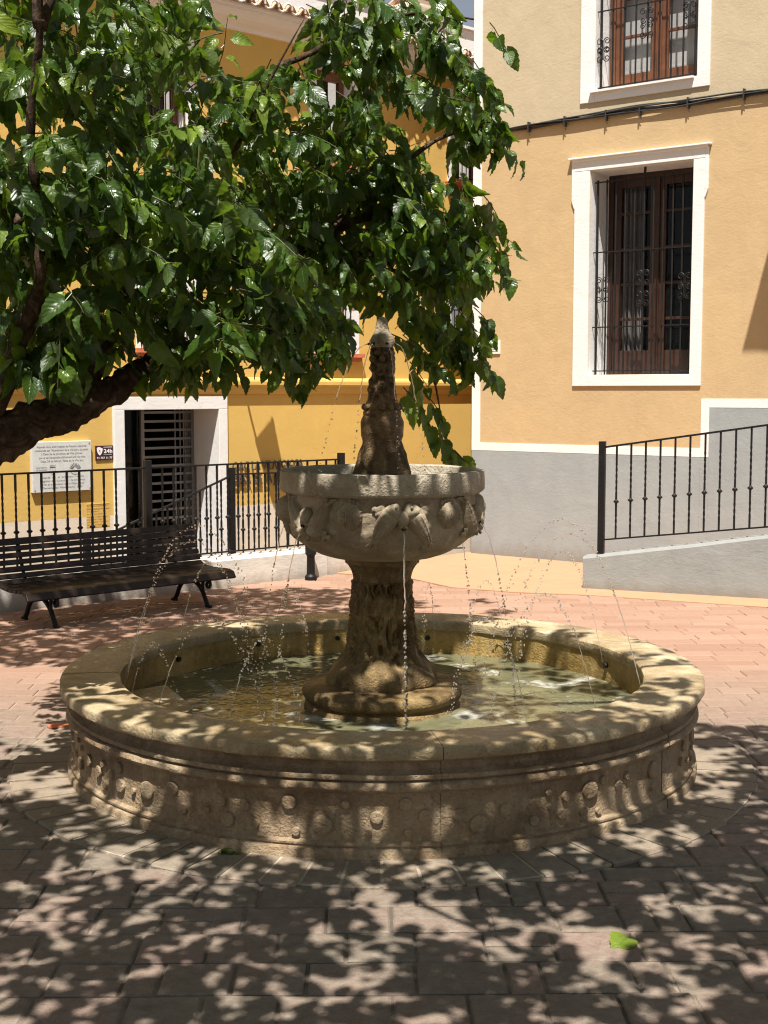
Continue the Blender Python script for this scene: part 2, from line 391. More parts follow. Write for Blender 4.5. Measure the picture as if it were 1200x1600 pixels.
tag(ob.build('pavement', M['ochre']), kind='structure')

# ------------------------------------------------------------------ fountain
fountain = thing('fountain', FC, 'carved stone fountain with round basin, tall pedestal bowl and slender spire', 'fountain')
NSEG = 8; SEG0 = R(8.7) - math.pi / 4
def chip(r, z, a, amp=.003, f=9):
    n = mnoise.noise(Vector((math.sin(a) * r * f, math.cos(a) * r * f, z * f))); return r + amp * n, z + amp * .6 * mnoise.noise(Vector((math.sin(a) * r * f + 9, math.cos(a) * r * f, z * f)))
for k in range(NSEG):
    a0 = SEG0 + k * 2 * math.pi / NSEG; a1 = a0 + 2 * math.pi / NSEG; g = .0009; mb = MB()
    dz = prng.uniform(-.002, .002)
    mb.lathe([(1.325, .354 + dz), (1.372, .3545 + dz), (1.381, .357 + dz), (1.385, .362 + dz), (1.386, .390 + dz), (1.383, .397 + dz), (1.377, .4005 + dz), (1.355, .402 + dz), (1.25, .403 + dz), (1.16, .402 + dz), (1.143, .399 + dz), (1.135, .392 + dz), (1.133, .375 + dz), (1.14, .350 + dz)],
             FC, 60, a0 + g, a1 - g, fn=lambda r, z, a: chip(r, z, a, .0035, 11), caps=True)
    mb.build('coping_stone', M['coping'], fountain, smooth=38)
mb = MB()
prof = [(1.338, -.02), (1.338, .048), (1.334, .054), (1.322, .057), (1.322, .063), (1.327, .066), (1.327, .074), (1.312, .084), (1.310, .10), (1.310, .215), (1.313, .224), (1.326, .229),
        (1.336, .236), (1.341, .247), (1.338, .259), (1.328, .267), (1.317, .270), (1.317, .276), (1.334, .279), (1.336, .290), (1.334, .296), (1.316, .300), (1.306, .312), (1.306, .332), (1.315, .346), (1.33, .352)]
prof = [(r + .022, float(np.interp(z, [-.02, .084, .215, .229, .30, .352], [-.02, .066, .226, .238, .306, .352]))) for r, z in prof]
for k in range(NSEG):
    a0 = SEG0 + k * 2 * math.pi / NSEG; a1 = a0 + 2 * math.pi / NSEG; off = prng.uniform(-.003, .003)
    mb.lathe([(r + off, z) for r, z in prof], FC, 48, a0 + .0008, a1 - .0008, fn=lambda r, z, a: chip(r, z, a, .0016, 13))
    # round bosses scattered over the panel
    done = []
    tries = 0
    while len(done) < 16 and tries < 600:
        tries += 1
        rr = prng.choice([.012, .015, .018, .022, .026, .034]); aa = prng.uniform(a0 + .035, a1 - .035); zz = prng.uniform(.076 + rr, .222 - rr)
        if any(math.hypot((aa - b) * 1.31, zz - c) < rr + d + .014 for b, c, d in done): continue
        done.append((aa, zz, rr)); vs = []; fs = []; n = 20; th = .011 + rr * .08
        lay = [(1.0, -.006), (1.0, th * .8), (.9, th), (.45, th * 1.04), (0.001, th * 1.05)]
        for q, h in lay:
            for j in range(n):
                t = 2 * math.pi * j / n; a = aa + rr * q * math.cos(t) / 1.31; rad = 1.332 + off + h
                vs.append((FC.x + rad * math.sin(a), FC.y - rad * math.cos(a), zz + rr * q * math.sin(t)))
        for i in range(len(lay) - 1):
            for j in range(n):
                a, b = i * n + j, i * n + (j + 1) % n; fs.append((a, b, b + n, a + n))
        mb.add(vs, fs)
mb.lathe([(1.298, 0), (1.298, .352)], FC, 120)
mb.build('basin_wall', M['stone'], fountain, smooth=40)
mb = MB(); mb.lathe([(.0, .055), (1.142, .055), (1.150, .07), (1.152, .20), (1.148, .352)][::-1], FC, 160, fn=lambda r, z, a: chip(r, z, a, .006, 6))
mb.lathe([(1.152, .352), (1.299, .352)], FC, 160)
mb.build('basin_lining', M['lining'], fountain, smooth=40)
JETS = [-81, -76, -52, -31, 29, 52, 79, 84, 112, 146, 168, -168, -146, -120]
for a in (-78, -50, -30, 30, 50, 78, 112, 146, 168, -168, -146, -120):
    mb = MB(); t = R(a); d = Vector((math.sin(t), -math.cos(t), 0)); p = FC + Vector((0, 0, .305))
    mb.tube([p + d * 1.152, p + d * 1.135], [.013, .012], 14); mb.build('spout_hole', M['black'], fountain)
# flat block in the basin, left
mb = MB(); pts = [(-1.135, 5.66), (-.985, 5.79), (-.80, 5.37), (-.90, 4.98), (-1.0, 5.05), (-1.12, 5.30)]
mb.add([(a, b, .285) for a, b in pts] + [(a, b, .05) for a, b in pts], [tuple(range(5, -1, -1))[::1]] + [(i, i + 6, (i + 1) % 6 + 6, (i + 1) % 6) for i in range(6)])
mb.build('step_block', M['coping'], fountain, bevel=.006)

mb = MB(); mb.lathe([(.346, .04), (.348, .225), (.344, .238), (.334, .245), (.328, .251), (.334, .258), (.346, .266), (.353, .280), (.353, .296), (.347, .309), (.33, .318), (.28, .324), (.15, .328)], FC, 128, fn=lambda r, z, a: chip(r, z, a, .008, 7))
mb.build('plinth', M['mossy'], fountain, smooth=45)

def ped(r, z, a):
    if z < .43:
        lob = abs(math.sin(a * 4 + .4)); r *= 1 + .10 * (lob - .5) * min(1, (.43 - z) / .06)
        r += .010 * mnoise.noise(Vector((a * 5, z * 30, 2)))
    elif z < .775:
        v = Vector((math.sin(a) * 3, math.cos(a) * 3, z * 9)); n = mnoise.noise(v + Vector((mnoise.noise(v * 1.7) * 1.5,) * 3))
        n2 = mnoise.noise(v * 3.1)
        r += .020 * (1 - abs(n) * 2.8) + .009 * n2 - .016
    elif z < .852: r -= .006 * (.5 + .5 * math.cos(28 * a))
    return r, z
mb = MB(); P = [(.233, .318), (.240, .335), (.236, .36), (.226, .385), (.210, .41), (.195, .43), (.182, .446)] + [(.168 - .036 * ((z - .46) / .3) ** .7, z) for z in np.linspace(.46, .76, 34)] + \
    [(.136, .768), (.137, .775), (.129, .778), (.128, .79), (.131, .805), (.138, .825), (.148, .842), (.157, .853), (.163, .856), (.164, .87), (.163, .885)]
mb.lathe(P, FC, 200, fn=ped); mb.build('pedestal', M['mossy'], fountain, smooth=50)

BP = [(.10, .878), (.165, .879), (.226, .885), (.272, .899), (.310, .917), (.335, .936), (.368, .963), (.388, .986), (.399, 1.02), (.404, 1.06), (.407, 1.10), (.405, 1.135), (.402, 1.168)]
def bowlR(z):
    for (r0, z0), (r1, z1) in zip(BP, BP[1:]):
        if z0 <= z <= z1: return r0 + (r1 - r0) * (z - z0) / (z1 - z0)
    return BP[-1][0] if z > 1 else BP[0][0]
def bowl_fn(r, z, a):
    v = Vector((math.sin(a) * r * 12, math.cos(a) * r * 12, z * 14)); k = 1 if .92 < z < 1.15 else .25
    return r + k * (.007 * (1 - 2.4 * abs(mnoise.noise(v))) * (1.0 if z < 1.06 else .55) + .004 * mnoise.noise(v * 2.7)), z
mb = MB(); bz = np.linspace(.879, 1.168, 40)
mb.lathe([(.10, .879)] + [(bowlR(z), z) for z in bz], FC, 220, fn=bowl_fn)
bowl = mb.build('bowl', M['bowl'], fountain, smooth=50)
mb = MB(); mb.lathe([(.398, 1.166), (.430, 1.168), (.441, 1.176), (.4445, 1.183), (.4455, 1.254), (.442, 1.261), (.434, 1.264), (.415, 1.265), (.404, 1.258), (.400, 1.24), (.385, 1.16), (.33, 1.10), (.05, 1.08)], FC, 200, fn=lambda r, z, a: chip(r, z, a, .0035, 14))
mb.build('bowl_rim', M['rimstone'], fountain, smooth=40)
def onb(phi, z, h): r = bowlR(z) + h; return Vector((FC.x + r * math.sin(phi), FC.y - r * math.cos(phi), z))
def fish(phi0, side, flip):
    """relief fish: nose beside the nozzle at the top, body sweeping down and away (flip: tail up)"""
    mb = MB(); N = 26; K = 13; vs = []; fs = []
    path = []
    for i in range(N):
        t = i / (N - 1); path.append((side * (.022 + .028 * math.sin(t * 2.2) + .085 * t ** 1.5), 1.150 - .192 * t - .006 * math.sin(t * 3.1)))
    for i, (a, z) in enumerate(path):
        t = i / (N - 1)
        wd = [.010, .024, .031, .034, .034, .0325, .030, .027, .0235, .020, .0165, .0135, .0115, .018, .027][min(14, int(t * 14))]
        t2 = t * 14 - int(t * 14); W2 = [.008, .024, .031, .035, .037, .037, .035, .032, .028, .023, .018, .014, .012, .021, .032, .034]
        wd = 1.2 * (W2[min(14, int(t * 14))] * (1 - t2) + W2[min(15, int(t * 14) + 1)] * t2)
        th = (.056 if t < .85 else .040) * min(1, .45 + t * 3.5) * (1 - .40 * t)
        j0, j1 = path[max(0, i - 1)], path[min(N - 1, i + 1)]; dx, dz = j1[0] - j0[0], j1[1] - j0[1]; L = math.hypot(dx, dz); nx, nz = -dz / L, dx / L
        for k in range(K):
            q = -1 + 2 * k / (K - 1); h = th * math.sqrt(max(0, 1 - q * q)) 
            if .27 < t < .85: h += .0050 * math.sin(q * 22) * (1 - abs(q)) + .0018 * math.sin(t * 90)
            if t >= .85: h *= .6 + .4 * abs(math.sin(q * 8))
            if .2 < t < .27: h *= .86
            aa, zz = a + nx * wd * q, z + nz * wd * q
            if flip: zz = 2 * 1.062 - zz + .006
            zz = min(zz, 1.163); vs.append(onb(phi0 + aa / .40, zz, h - .004))
    for i in range(N - 1):
        for k in range(K - 1):
            q = (i * K + k, i * K + k + 1, (i + 1) * K + k + 1, (i + 1) * K + k); fs.append(q if side * (-1 if flip else 1) > 0 else q[::-1])
    mb.add(vs, fs)
    a, z = path[3]; z2 = 2 * 1.062 - z + .006 if flip else z
    c = onb(phi0 + (a + side * -.004) / .40, z2 + (.008 if not flip else -.008), .044); mb.ball(c, .0065, 10, 8)
    # pectoral fin
    for fa, fz, ln in [(.070, 1.135, .050), (.066, 1.118, .040), (.045, 1.075, .03)]:
        z3 = 2 * 1.062 - fz + .006 if flip else fz; vs = []
        for i in range(6):
            t = i / 5
            for k in range(4): q = -1 + 2 * k / 3; vs.append(onb(phi0 + side * (fa + ln * t) / .40, min(1.163, z3 + (.012 * q * (1 - t * .3) - .012 * t + .004 * math.sin(9 * t)) * (-1 if flip else 1)), .012 + .012 * math.sin(math.pi * (t * .8 + .1)) * (1 - .3 * abs(q))))
        fs = [(i * 4 + k, i * 4 + k + 1, (i + 1) * 4 + k + 1, (i + 1) * 4 + k) for i in range(5) for k in range(3)]; mb.add(vs, fs)
    mb.build('fish_carving', M['bowl'], bowl, smooth=60)
def shell(phi0):
    mb = MB(); N = 12; K = 40; vs = []; fs = []
    for i in range(N + 1):
        q = i / N
        for k in range(K):
            t = 2 * math.pi * k / K; rx, rz = .052, .062
            up = math.sin(t); rib = 1 + .05 * math.cos(K / 2 * t) * q
            a = rx * q * math.cos(t) * rib; z = 1.096 + rz * q * up * rib
            h = .064 * math.sqrt(max(0, 1 - q ** 2.4)) + .0042 * math.cos(a * 700) * (1 if q < .97 else 0)
            vs.append(onb(phi0 + a / .40, min(z, 1.16), h - .006))
    for i in range(N):
        for k in range(K):
            a, b = i * K + k, i * K + (k + 1) % K; fs.append((a, a + K, b + K, b))
    mb.add(vs, fs)
    for j in range(5):      # seaweed behind the shell
        a = -.03 + .015 * j; mb.ball(onb(phi0 + a / .4, 1.15 - abs(j - 2) * .004, .004), .012, 8, 6, (1, 1, 1.4))
    mb.build('scallop_carving', M['bowl'], bowl, smooth=55)
NOZ = [R(11.5 + 60 * k) for k in range(6)]
for k, ph in enumerate(NOZ):
    for sd in (-1, 1): fish(ph, sd, k % 2 == 1)
    shell(ph + R(30))
    mb = MB(); c = onb(ph, 1.085, .012); mb.ball(c, .031, 18, 12, (1, 1, 1.15)); mb.ball(onb(ph, 1.052, .018), .020, 14, 8, (1.1, 1.1, .6))
    d = Vector((math.sin(ph), -math.cos(ph), -.5)).normalized()
    nz = mb.build('nozzle_carving', M['bowl'], bowl, smooth=60)
    mb = MB(); p = onb(ph, 1.05, .028); mb.tube([p - d * .02, p + d * .014], .0085, 12, cap=False); mb.tube([p + d * .006, p + d * .007], .0075, 12)
    mb.build('spout', M['black'], bowl)

def spf(r, z, a):
    if z < 1.385:
        k = abs(math.cos(a * 4 + .5)); r *= 1 + .20 * (k - .6) * (1 - max(0, (z - 1.34) / .045)); r += .008 * mnoise.noise(Vector((a * 6, z * 40, 0)))
    elif z < 1.50: r += .0025 * math.sin(z * 420 + 2 * math.sin(a * 2)) * .6 + .003 * mnoise.noise(Vector((a * 4, z * 30, 5)))
    elif 1.545 < z < 1.785:
        v = Vector((math.sin(a) * 1.6, math.cos(a) * 1.6, z * 26)); r += .012 * (1 - 2.6 * abs(mnoise.noise(v))) + .006 * mnoise.noise(v * 2.3) - .005
    elif 1.79 < z < 1.845: r += .010 * (math.cos(6 * a - .6) - .4) * math.sin((z - 1.79) / .055 * math.pi)
    elif z > 1.85: r += .002 * math.sin(a * 9) * math.sin(z * 300)
    return r, z
SPF = [(.119, 1.09), (.118, 1.25), (.112, 1.27), (.105, 1.298), (.097, 1.33), (.089, 1.355), (.085, 1.375), (.086, 1.388), (.090, 1.41), (.0935, 1.43), (.0945, 1.45), (.0925, 1.47), (.087, 1.488), (.082, 1.497), (.083, 1.503), (.083, 1.516), (.078, 1.519), (.076, 1.53), (.066, 1.55), (.060, 1.56)]
SPF += [(.058 - .012 * ((z - 1.56) / .2), z) for z in np.linspace(1.57, 1.775, 34)] + [(.046, 1.782), (.048, 1.79), (.0525, 1.80), (.055, 1.812), (.055, 1.822), (.050, 1.834), (.042, 1.845), (.035, 1.855), (.030, 1.865), (.0285, 1.872), (.0285, 1.876), (.0265, 1.88), (.0245, 1.897), (.020, 1.910), (.013, 1.918), (.003, 1.921)]
mb = MB(); mb.lathe([p for p in SPF if p[1] < 1.80], FC, 150, fn=spf)
for k in range(13):
    a = 2 * math.pi * k / 13; mb.ball((FC.x + .073 * math.sin(a), FC.y - .073 * math.cos(a), 1.534), .0185, 10, 8, (1, 1, .85))
for k in range(9):
    a = 2 * math.pi * k / 9 + .2; mb.ball((FC.x + .043 * math.sin(a), FC.y - .043 * math.cos(a), 1.765), .0135, 9, 7)
for k in range(7):
    a = 2 * math.pi * k / 7; mb.ball((FC.x + .044 * math.sin(a), FC.y - .044 * math.cos(a), 1.742), .015, 9, 7, (1, 1, 1.2))
spire = mb.build('spire', M['spire'], fountain, smooth=60)
mb = MB(); mb.lathe([p for p in SPF if p[1] > 1.785], FC, 100, fn=spf); tip = mb.build('spire_tip', M['tip'], fountain, smooth=55)
SPA = [R(a) for a in (22, 82, 142, 202, 262, 322)]
for a in SPA:
    mb = MB(); p = FC + Vector((math.sin(a) * .055, -math.cos(a) * .055, 1.806)); mb.tube([p, p + Vector((math.sin(a), -math.cos(a), -.15)) * .008], .0055, 10)
    mb.build('spout', M['black'], tip)

# ------------------------------------------------------------------ water
def water_mat():
    m, nt, b = new_mat('murky_water'); L = nt.links
    b.inputs['Base Color'].default_value = (.150, .145, .080, 1); b.inputs['Roughness'].default_value = .05; b.inputs['IOR'].default_value = 1.33
    foamn = tex(nt, 2.3, 6, .62, 1.6); f1 = ramp(nt, foamn, [(.585, 0.), (.64, 1.)]); f2 = ramp(nt, tex(nt, 38, 4, .7), [(.38, .15), (.6, 1.)])
    foam = math_(nt, 'MULTIPLY', f1, f2)
    tc = nd(nt, 'TexCoord'); spl = None
    for cx, cyy, rad in ((-.31, -.27, .17), (.38, -.22, .14), (.42, .04, .10), (-.37, -.04, .10), (.0, -.42, .12)):
        dn = nd(nt, 'VectorMath', operation='DISTANCE'); L.new(tc.outputs['Object'], dn.inputs[0]); dn.inputs[1].default_value = (FC.x + cx, FC.y + cyy, .226)
        g = ramp(nt, math_(nt, 'DIVIDE', dn.outputs['Value'], rad), [(.15, 1.), (1., 0.)]); spl = g if spl is None else math_(nt, 'MAXIMUM', spl, g)
    bub = ramp(nt, math_(nt, 'ADD', tex(nt, 24, 6, .75, .8), math_(nt, 'MULTIPLY', spl, .32)), [(.60, 0.), (.82, 1.)])
    foam = math_(nt, 'MAXIMUM', foam, math_(nt, 'MULTIPLY', bub, spl))
    bump(nt, b, [(tex(nt, 6, 3, .55, .8), .35, .02), (tex(nt, 26, 3, .5, .6), .45, .008)])
    tr = nd(nt, 'BsdfTransparent'); tr.inputs[0].default_value = (.60, .60, .38, 1)
    mx = nd(nt, 'MixShader'); fr = nd(nt, 'Fresnel'); fr.inputs[0].default_value = 1.33
    L.new(b.inputs['Normal'].links[0].from_socket, fr.inputs['Normal'])
    L.new(math_(nt, 'ADD', math_(nt, 'MULTIPLY', fr.outputs[0], .46), .54), mx.inputs[0]); L.new(tr.outputs[0], mx.inputs[1]); L.new(b.outputs[0], mx.inputs[2])
    df = nd(nt, 'BsdfDiffuse'); df.inputs[0].default_value = (.62, .61, .57, 1)
    m2 = nd(nt, 'MixShader'); L.new(math_(nt, 'MULTIPLY', foam, .55), m2.inputs[0]); L.new(mx.outputs[0], m2.inputs[1]); L.new(df.outputs[0], m2.inputs[2])
    L.new(m2.outputs[0], nt.nodes['Material Output'].inputs[0]); return m
M['water'] = water_mat()
mb = MB(); rr = np.linspace(.02, 1.150, 60); n = 180; vs = []; fs = []
for r in rr:
    for k in range(n):
        a = 2 * math.pi * k / n; x, yy = r * math.sin(a), -r * math.cos(a)
        z = .226 + .0035 * mnoise.noise(Vector((x * 7, yy * 7, 0))) + .002 * mnoise.noise(Vector((x * 19, yy * 19, 3)))
        for (sx, sy) in [(-.30, -.25), (.37, -.2), (.42, .05)]:
            d = math.hypot(x - sx, yy - sy); z += .004 * math.sin(d * 70) * math.exp(-d * 7)
        vs.append((FC.x + x, FC.y + yy, z))
for i in range(len(rr) - 1):
    for k in range(n):
        a, b = i * n + k, i * n + (k + 1) % n; fs.append((a, b, b + n, a + n))
mb.add(vs, fs); tag(mb.build('water', M['water'], smooth=180), kind='structure')
mb = MB(); mb.lathe([(.06, 1.222), (.397, 1.222)], FC, 64); tag(mb.build('water', M['water']), kind='structure')
wr = random.Random(11)

def drops(mb, pts, r0, r1, scatter, dens, stream=.35):
    """a stream along pts: an unbroken thread first, then loose drops"""
    L = [0]
    for a, b in zip(pts, pts[1:]): L.append(L[-1] + (b - a).length)
    tot = L[-1]
    def pos(s):
        for i in range(len(pts) - 1):
            if s <= L[i + 1] or i == len(pts) - 2: return pts[i].lerp(pts[i + 1], (s - L[i]) / max(1e-6, L[i + 1] - L[i]))
    if stream > 0:
        n = max(4, int(tot * stream / .02)); mb.tube([pos(tot * stream * i / n) + Vector((wr.gauss(0, r0 * .5), wr.gauss(0, r0 * .5), 0)) for i in range(n + 1)], [r0 * (.6 + .55 * wr.random()) for _ in range(n + 1)], 6)
    s = tot * stream
    while s < tot:
        f = s / tot; p = pos(s); k = scatter * f
        c = wr.choice([1, 1, 2, 2, 3])
        for _ in range(c):
            q = p + Vector((wr.gauss(0, k), wr.gauss(0, k), wr.gauss(0, k * 1.2))); mb.ball(q, r1 * wr.uniform(.45, 1.2), 8, 6, (1, 1, wr.uniform(.9, 1.5)))
        s += wr.uniform(.5, 1.5) / dens
JSPEC = [(-81, 1.03, .68, 'tallest arc of drops on the bench side of the basin, reaching the door grille'), (-76, .97, .62, 'slightly lower twin of the tall arc of drops nearest the bench'), (-66, .57, .22, 'low short arc of drops just above the flat block in the basin'),
         (-52, .70, .52, 'arc of drops rising past the inner edge of the flat block'), (-31, .66, .50, 'arc of drops between the flat block and the pedestal base'),
         (29, .74, .55, 'arc of drops nearest the viewer on the house side of the pedestal'), (48, .80, .56, 'arc of drops between the pedestal base and the tall arcs by the house'),
         (79, 1.06, .72, 'tallest arc of drops, seen against the grey base of the peach house'), (84, .99, .66, 'slightly lower twin of the tall arc seen against the grey base'),
         (112, .86, .50, 'arc of drops seen against the ochre pavement by the ramp wall end'), (146, .66, .42, 'low arc of drops behind the pedestal, towards the peach house'), (166, .62, .40, 'lowest arc of drops, closest behind the pedestal'),
         (-150, .62, .42, 'low arc of drops behind the pedestal, towards the bollard'), (-118, .80, .46, 'arc of drops in front of the white wall end, beside the bench')]
for a, pk, rng_, lab in JSPEC:
    t = R(a); d = Vector((math.sin(t), -math.cos(t), 0)); z0 = .31; st = FC + d * 1.13
    v0 = math.sqrt(2 * 9.8 * (pk - z0)); t1 = (v0 + math.sqrt(v0 * v0 + 2 * 9.8 * (z0 - .213))) / 9.8
    vh = rng_ / t1; side = Vector((-d.y, d.x, 0)) * wr.uniform(-.06, .06)
    pts = [st + (-d * vh + side) * tt + Vector((0, 0, z0 + v0 * tt - 4.9 * tt * tt)) for tt in np.linspace(0, t1, 40)]
    mb = MB(); drops(mb, pts, .0018, .0033, .0080, 70, .26)
    tag(mb.build('water_jet', M['drop'], smooth=180), lab, 'water jet', 'jets of drops around the basin')
BST = [(0, .0034, .10, 'thick stream falling from the front nozzle between two carved fish'), (5, .0025, .42, 'thin stream falling from the bowl nozzle towards the bollard'), (1, .0025, .45, 'thin stream falling from the bowl nozzle against the grey house base'), (2, .0025, .4, 'thin stream falling behind the bowl, towards the peach house'), (4, .0025, .4, 'thin stream falling behind the bowl, towards the bench')]
for k, r0, out, lab in BST:
    ph = NOZ[k]; d = Vector((math.sin(ph), -math.cos(ph), 0)); st = onb(ph, 1.045, .036); T = math.sqrt(2 * (st.z - .213) / 9.8)
    T = (-.25 + math.sqrt(.0625 + 19.6 * (st.z - .213))) / 9.8; pts = [st + d * out * tt - Vector((0, 0, .25 * tt + 4.9 * tt * tt)) for tt in np.linspace(0, T, 30)]
    mb = MB(); drops(mb, pts, r0, r0 * 1.25 + .001, .005, 60, .40 if k == 0 else .28)
    tag(mb.build('water_stream', M['drop'], smooth=180), lab, 'water stream')
SST = [(0, .42, 'stream running down close in front of the spire'), (1, .38, 'stream arching from the spire tip on the peach house side'), (4, .64, 'widest stream arching from the spire tip over the yellow wall'), (5, .42, 'narrower stream beside the widest one from the spire tip')]
for k, out, lab in SST:
    a = SPA[k]; d = Vector((math.sin(a), -math.cos(a), 0)); st = FC + d * .062 + Vector((0, 0, 1.805)); T = math.sqrt(2 * (1.805 - 1.222) / 9.8)
    if 0.06 + out * T > .37: pass
    pts = [st + d * out * tt - Vector((0, 0, 4.9 * tt * tt)) for tt in np.linspace(0, T, 30)]
    mb = MB(); drops(mb, pts, .0026, .0034, .004, 34, .45)
    tag(mb.build('water_stream', M['drop'], smooth=180), lab, 'water stream')

# ------------------------------------------------------------------ house on the right
RW = Wall((.87, 12.895, 0), (.804, -.595, 0), (.595, .804, 0))
H1 = (1.262, 2.255, 1.755, 3.60); H2 = (1.298, 2.268, 4.305, 5.95)
house = thing('corner_house', RW(0, 0), 'peach coloured house with white corner band, grey base and barred windows', 'house')
mb = MB(); RW.sheet(mb, 0, 5.2, -.3, 6.6, [H1, H2])
mb.quad(RW(0, -.3), RW(0, 6.6), RW(0, 6.6, 5), RW(0, -.3, 5)); mb.quad(RW(5.2, -.3), RW(5.2, -.3, 5), RW(5.2, 6.6, 5), RW(5.2, 6.6)); mb.quad(RW(0, -.3, 5), RW(0, 6.6, 5), RW(5.2, 6.6, 5), RW(5.2, -.3, 5))
mb.build('wall', M['orange'], house)
mb = MB(); RW.box(mb, -.15, 5.35, 6.6, 6.75, -.2, 5.2); RW.box(mb, -.1, 5.3, 6.75, 6.85, -.1, 5.1); mb.build('roof', M['tile'], house)
mb = MB(); RW.box(mb, -.006, .090, 1.029, 6.6, -.005, .09); mb.build('corner_band', M['white'], house)
mb = MB(); RW.box(mb, -.0045, 2.372, -.3, 1.028, -.0035, .09); RW.box(mb, 2.448, 5.2, -.3, 1.462, -.0035, .003); RW.box(mb, 2.370, 2.450, -.3, 1.026, -.0035, .003)
mb.build('grey_base', M['grey'], house)
mb = MB(); RW.box(mb, .0905, 2.371, 1.029, 1.105, -.005, .003); RW.box(mb, 2.371, 2.447, 1.029, 1.540, -.005, .003); RW.box(mb, 2.4475, 5.2, 1.463, 1.540, -.005, .003)
mb.build('base_band', M['white'], house)

def casement(h, depth, wood, rows, blind, top_open=False):
    """wooden double casement set back in its opening"""
    a, b, c, e = h
    w = MB(); RW.box(w, a, a + .05, c, e, depth, depth + .07); RW.box(w, b - .05, b, c, e, depth, depth + .07)
    RW.box(w, a + .05, b - .05, e - .05, e, depth, depth + .07); RW.box(w, a + .05, b - .05, c, c + .04, depth, depth + .07)
    win = w.build('window', wood, house, bevel=.004)
    mid = (a + b) / 2
    for x0, x1 in ((a + .052, mid - .004), (mid + .004, b - .052)):
        st = .075; z0, z1 = c + .043, e - .052; l = MB()
        RW.box(l, x0, x0 + st, z0, z1, depth + .012, depth + .055); RW.box(l, x1 - st, x1, z0, z1, depth + .012, depth + .055)
        ys = [z0 + (z1 - z0) * f for f in rows]
        RW.box(l, x0 + st, x1 - st, z0, ys[0], depth + .013, depth + .054); RW.box(l, x0 + st, x1 - st, z1 - .07, z1, depth + .013, depth + .054)
        for yy in ys[1:-1]: RW.box(l, x0 + st, x1 - st, yy - .013, yy + .013, depth + .016, depth + .05)
        if rows[0] > .12: RW.box(l, x0 + st + .03, x1 - st - .03, z0 + .05, ys[0] - .04, depth + .005, depth + .02)
        lf = l.build('casement_leaf', wood, win, bevel=.003)
        g = MB(); g.quad(RW(x0 + st, ys[0], depth + .035), RW(x1 - st, ys[0], depth + .035), RW(x1 - st, z1 - .07, depth + .035), RW(x0 + st, z1 - .07, depth + .035)); g.build('pane', M['glass'], lf)
    k = MB(); RW.box(k, mid - .02, mid + .02, c + .05, e - .055, depth - .004, depth + .012); k.build('astragal', wood, win, bevel=.004)
    d2 = depth + .075
    bk = MB(); RW.sheet(bk, a - .3, b + .3, c - .2, e + .2, d=depth + .9); RW.box(bk, a - .3, b + .3, c - .3, c - .2, depth + .075, depth + .9)
    bk.build('dark_room', M['black'], win)
    bl = MB()
    if blind == 'roller':
        for x0, x1 in ((a + .1, mid - .05), (mid + .05, b - .1)):
            RW.sheet(bl, x0, x1, c + .20, e - .02, d=d2 + .01); RW.box(bl, x0, x1, c + .185, c + .207, d2 + .004, d2 + .018)
        bl.build('roller_blind', M['blind'], win)
    else:
        n = 40; x0, x1 = a + .10, a + .30
        for i in range(n):
            f0, f1 = i / n, (i + 1) / n; q = lambda f: d2 + .04 + .02 * math.sin(f * 30) + .008 * math.sin(f * 71)
            bl.quad(RW(x0 + (x1 - x0) * f0, c + .12, q(f0)), RW(x0 + (x1 - x0) * f1, c + .12, q(f1)), RW(x0 + (x1 - x0) * f1, e - .05, q(f1)), RW(x0 + (x1 - x0) * f0, e - .05, q(f0)))
        bl.build('curtain', M['curtain'], win, smooth=180)
    return win
win_low = casement(H1, .36, M['darkwood'], [.105, .27, .455, .64, .825, .97], 'curtain')
win_up = casement(H2, .27, M['wood'], [.085, .30, .52, .74, .97], 'roller')

def spiral(mb, wall, cs, cz, d, r, a0, turns, sgn, rt=.0045):
    pts = []
    for i in range(26):
        t = i / 25; a = a0 + sgn * turns * 2 * math.pi * t; rad = r * (1 - .72 * t); pts.append(wall(cs + rad * math.cos(a), cz + rad * math.sin(a), d))
    mb.tube(pts, rt, 5)
def scrolls(mb, cs, cz, d, hgt, r=.032):
    """C-scrolls back to back joined by a bar"""
    for sx in (-1, 1):
        for sz in (-1, 1):
            spiral(mb, RW, cs + sx * r * 1.12, cz + sz * hgt, d, r, math.pi if sx > 0 else 0, 1.35, -sx * sz)
            spiral(mb, RW, cs + sx * r * 1.12, cz + sz * (hgt - .075), d, r * .9, math.pi if sx > 0 else 0, 1.3, sx * sz)
        mb.tube([RW(cs + sx * .006, cz - hgt, d), RW(cs + sx * .006, cz + hgt, d)], .004, 5)
def grille(h, d, nb, rails, name, parent, scr, low, extra):
    a, b, c, e = h; m = MB(); sp = (b - a - .07) / (nb - 1)
    for k in range(nb):
        x = a + .035 + sp * k; m.tube([RW(x, low, d), RW(x, e - extra, d)], .0085 if 0 < k < nb - 1 else .011, 7)
        for z in rails[:-1]: m.ball(RW(x, z, d), .011, 6, 4)
    for z in rails:
        RW.box(m, a - .03 if z in rails[1:-1] else a + .01, b - .012, z - .0055, z + .0055, d - .012, d - .004)
        if z in rails[1:-1]: m.tube([RW(a - .028, z, d - .008), RW(a - .034, z - .05, d - .012)], .005, 5)
    m.tube([RW((a + b) / 2, e - extra, d), RW((a + b) / 2, e, d + .01)], .012, 6)
    g = m.build('window_grille', M['iron2'], parent, smooth=50)
    for x, z, hh in scr:
        m = MB(); scrolls(m, x, z, d - .012, hh); m.build('grille_scroll', M['iron2'], g, smooth=60)
x0 = H1[0]
grille(H1, .075, 11, [1.79, 2.19, 2.87, 3.50], 'g', win_low, [(x0 + .50, 2.53, .13), (x0 + .10, 2.53, .085), (x0 + .90, 2.53, .085)], 1.755, .08)
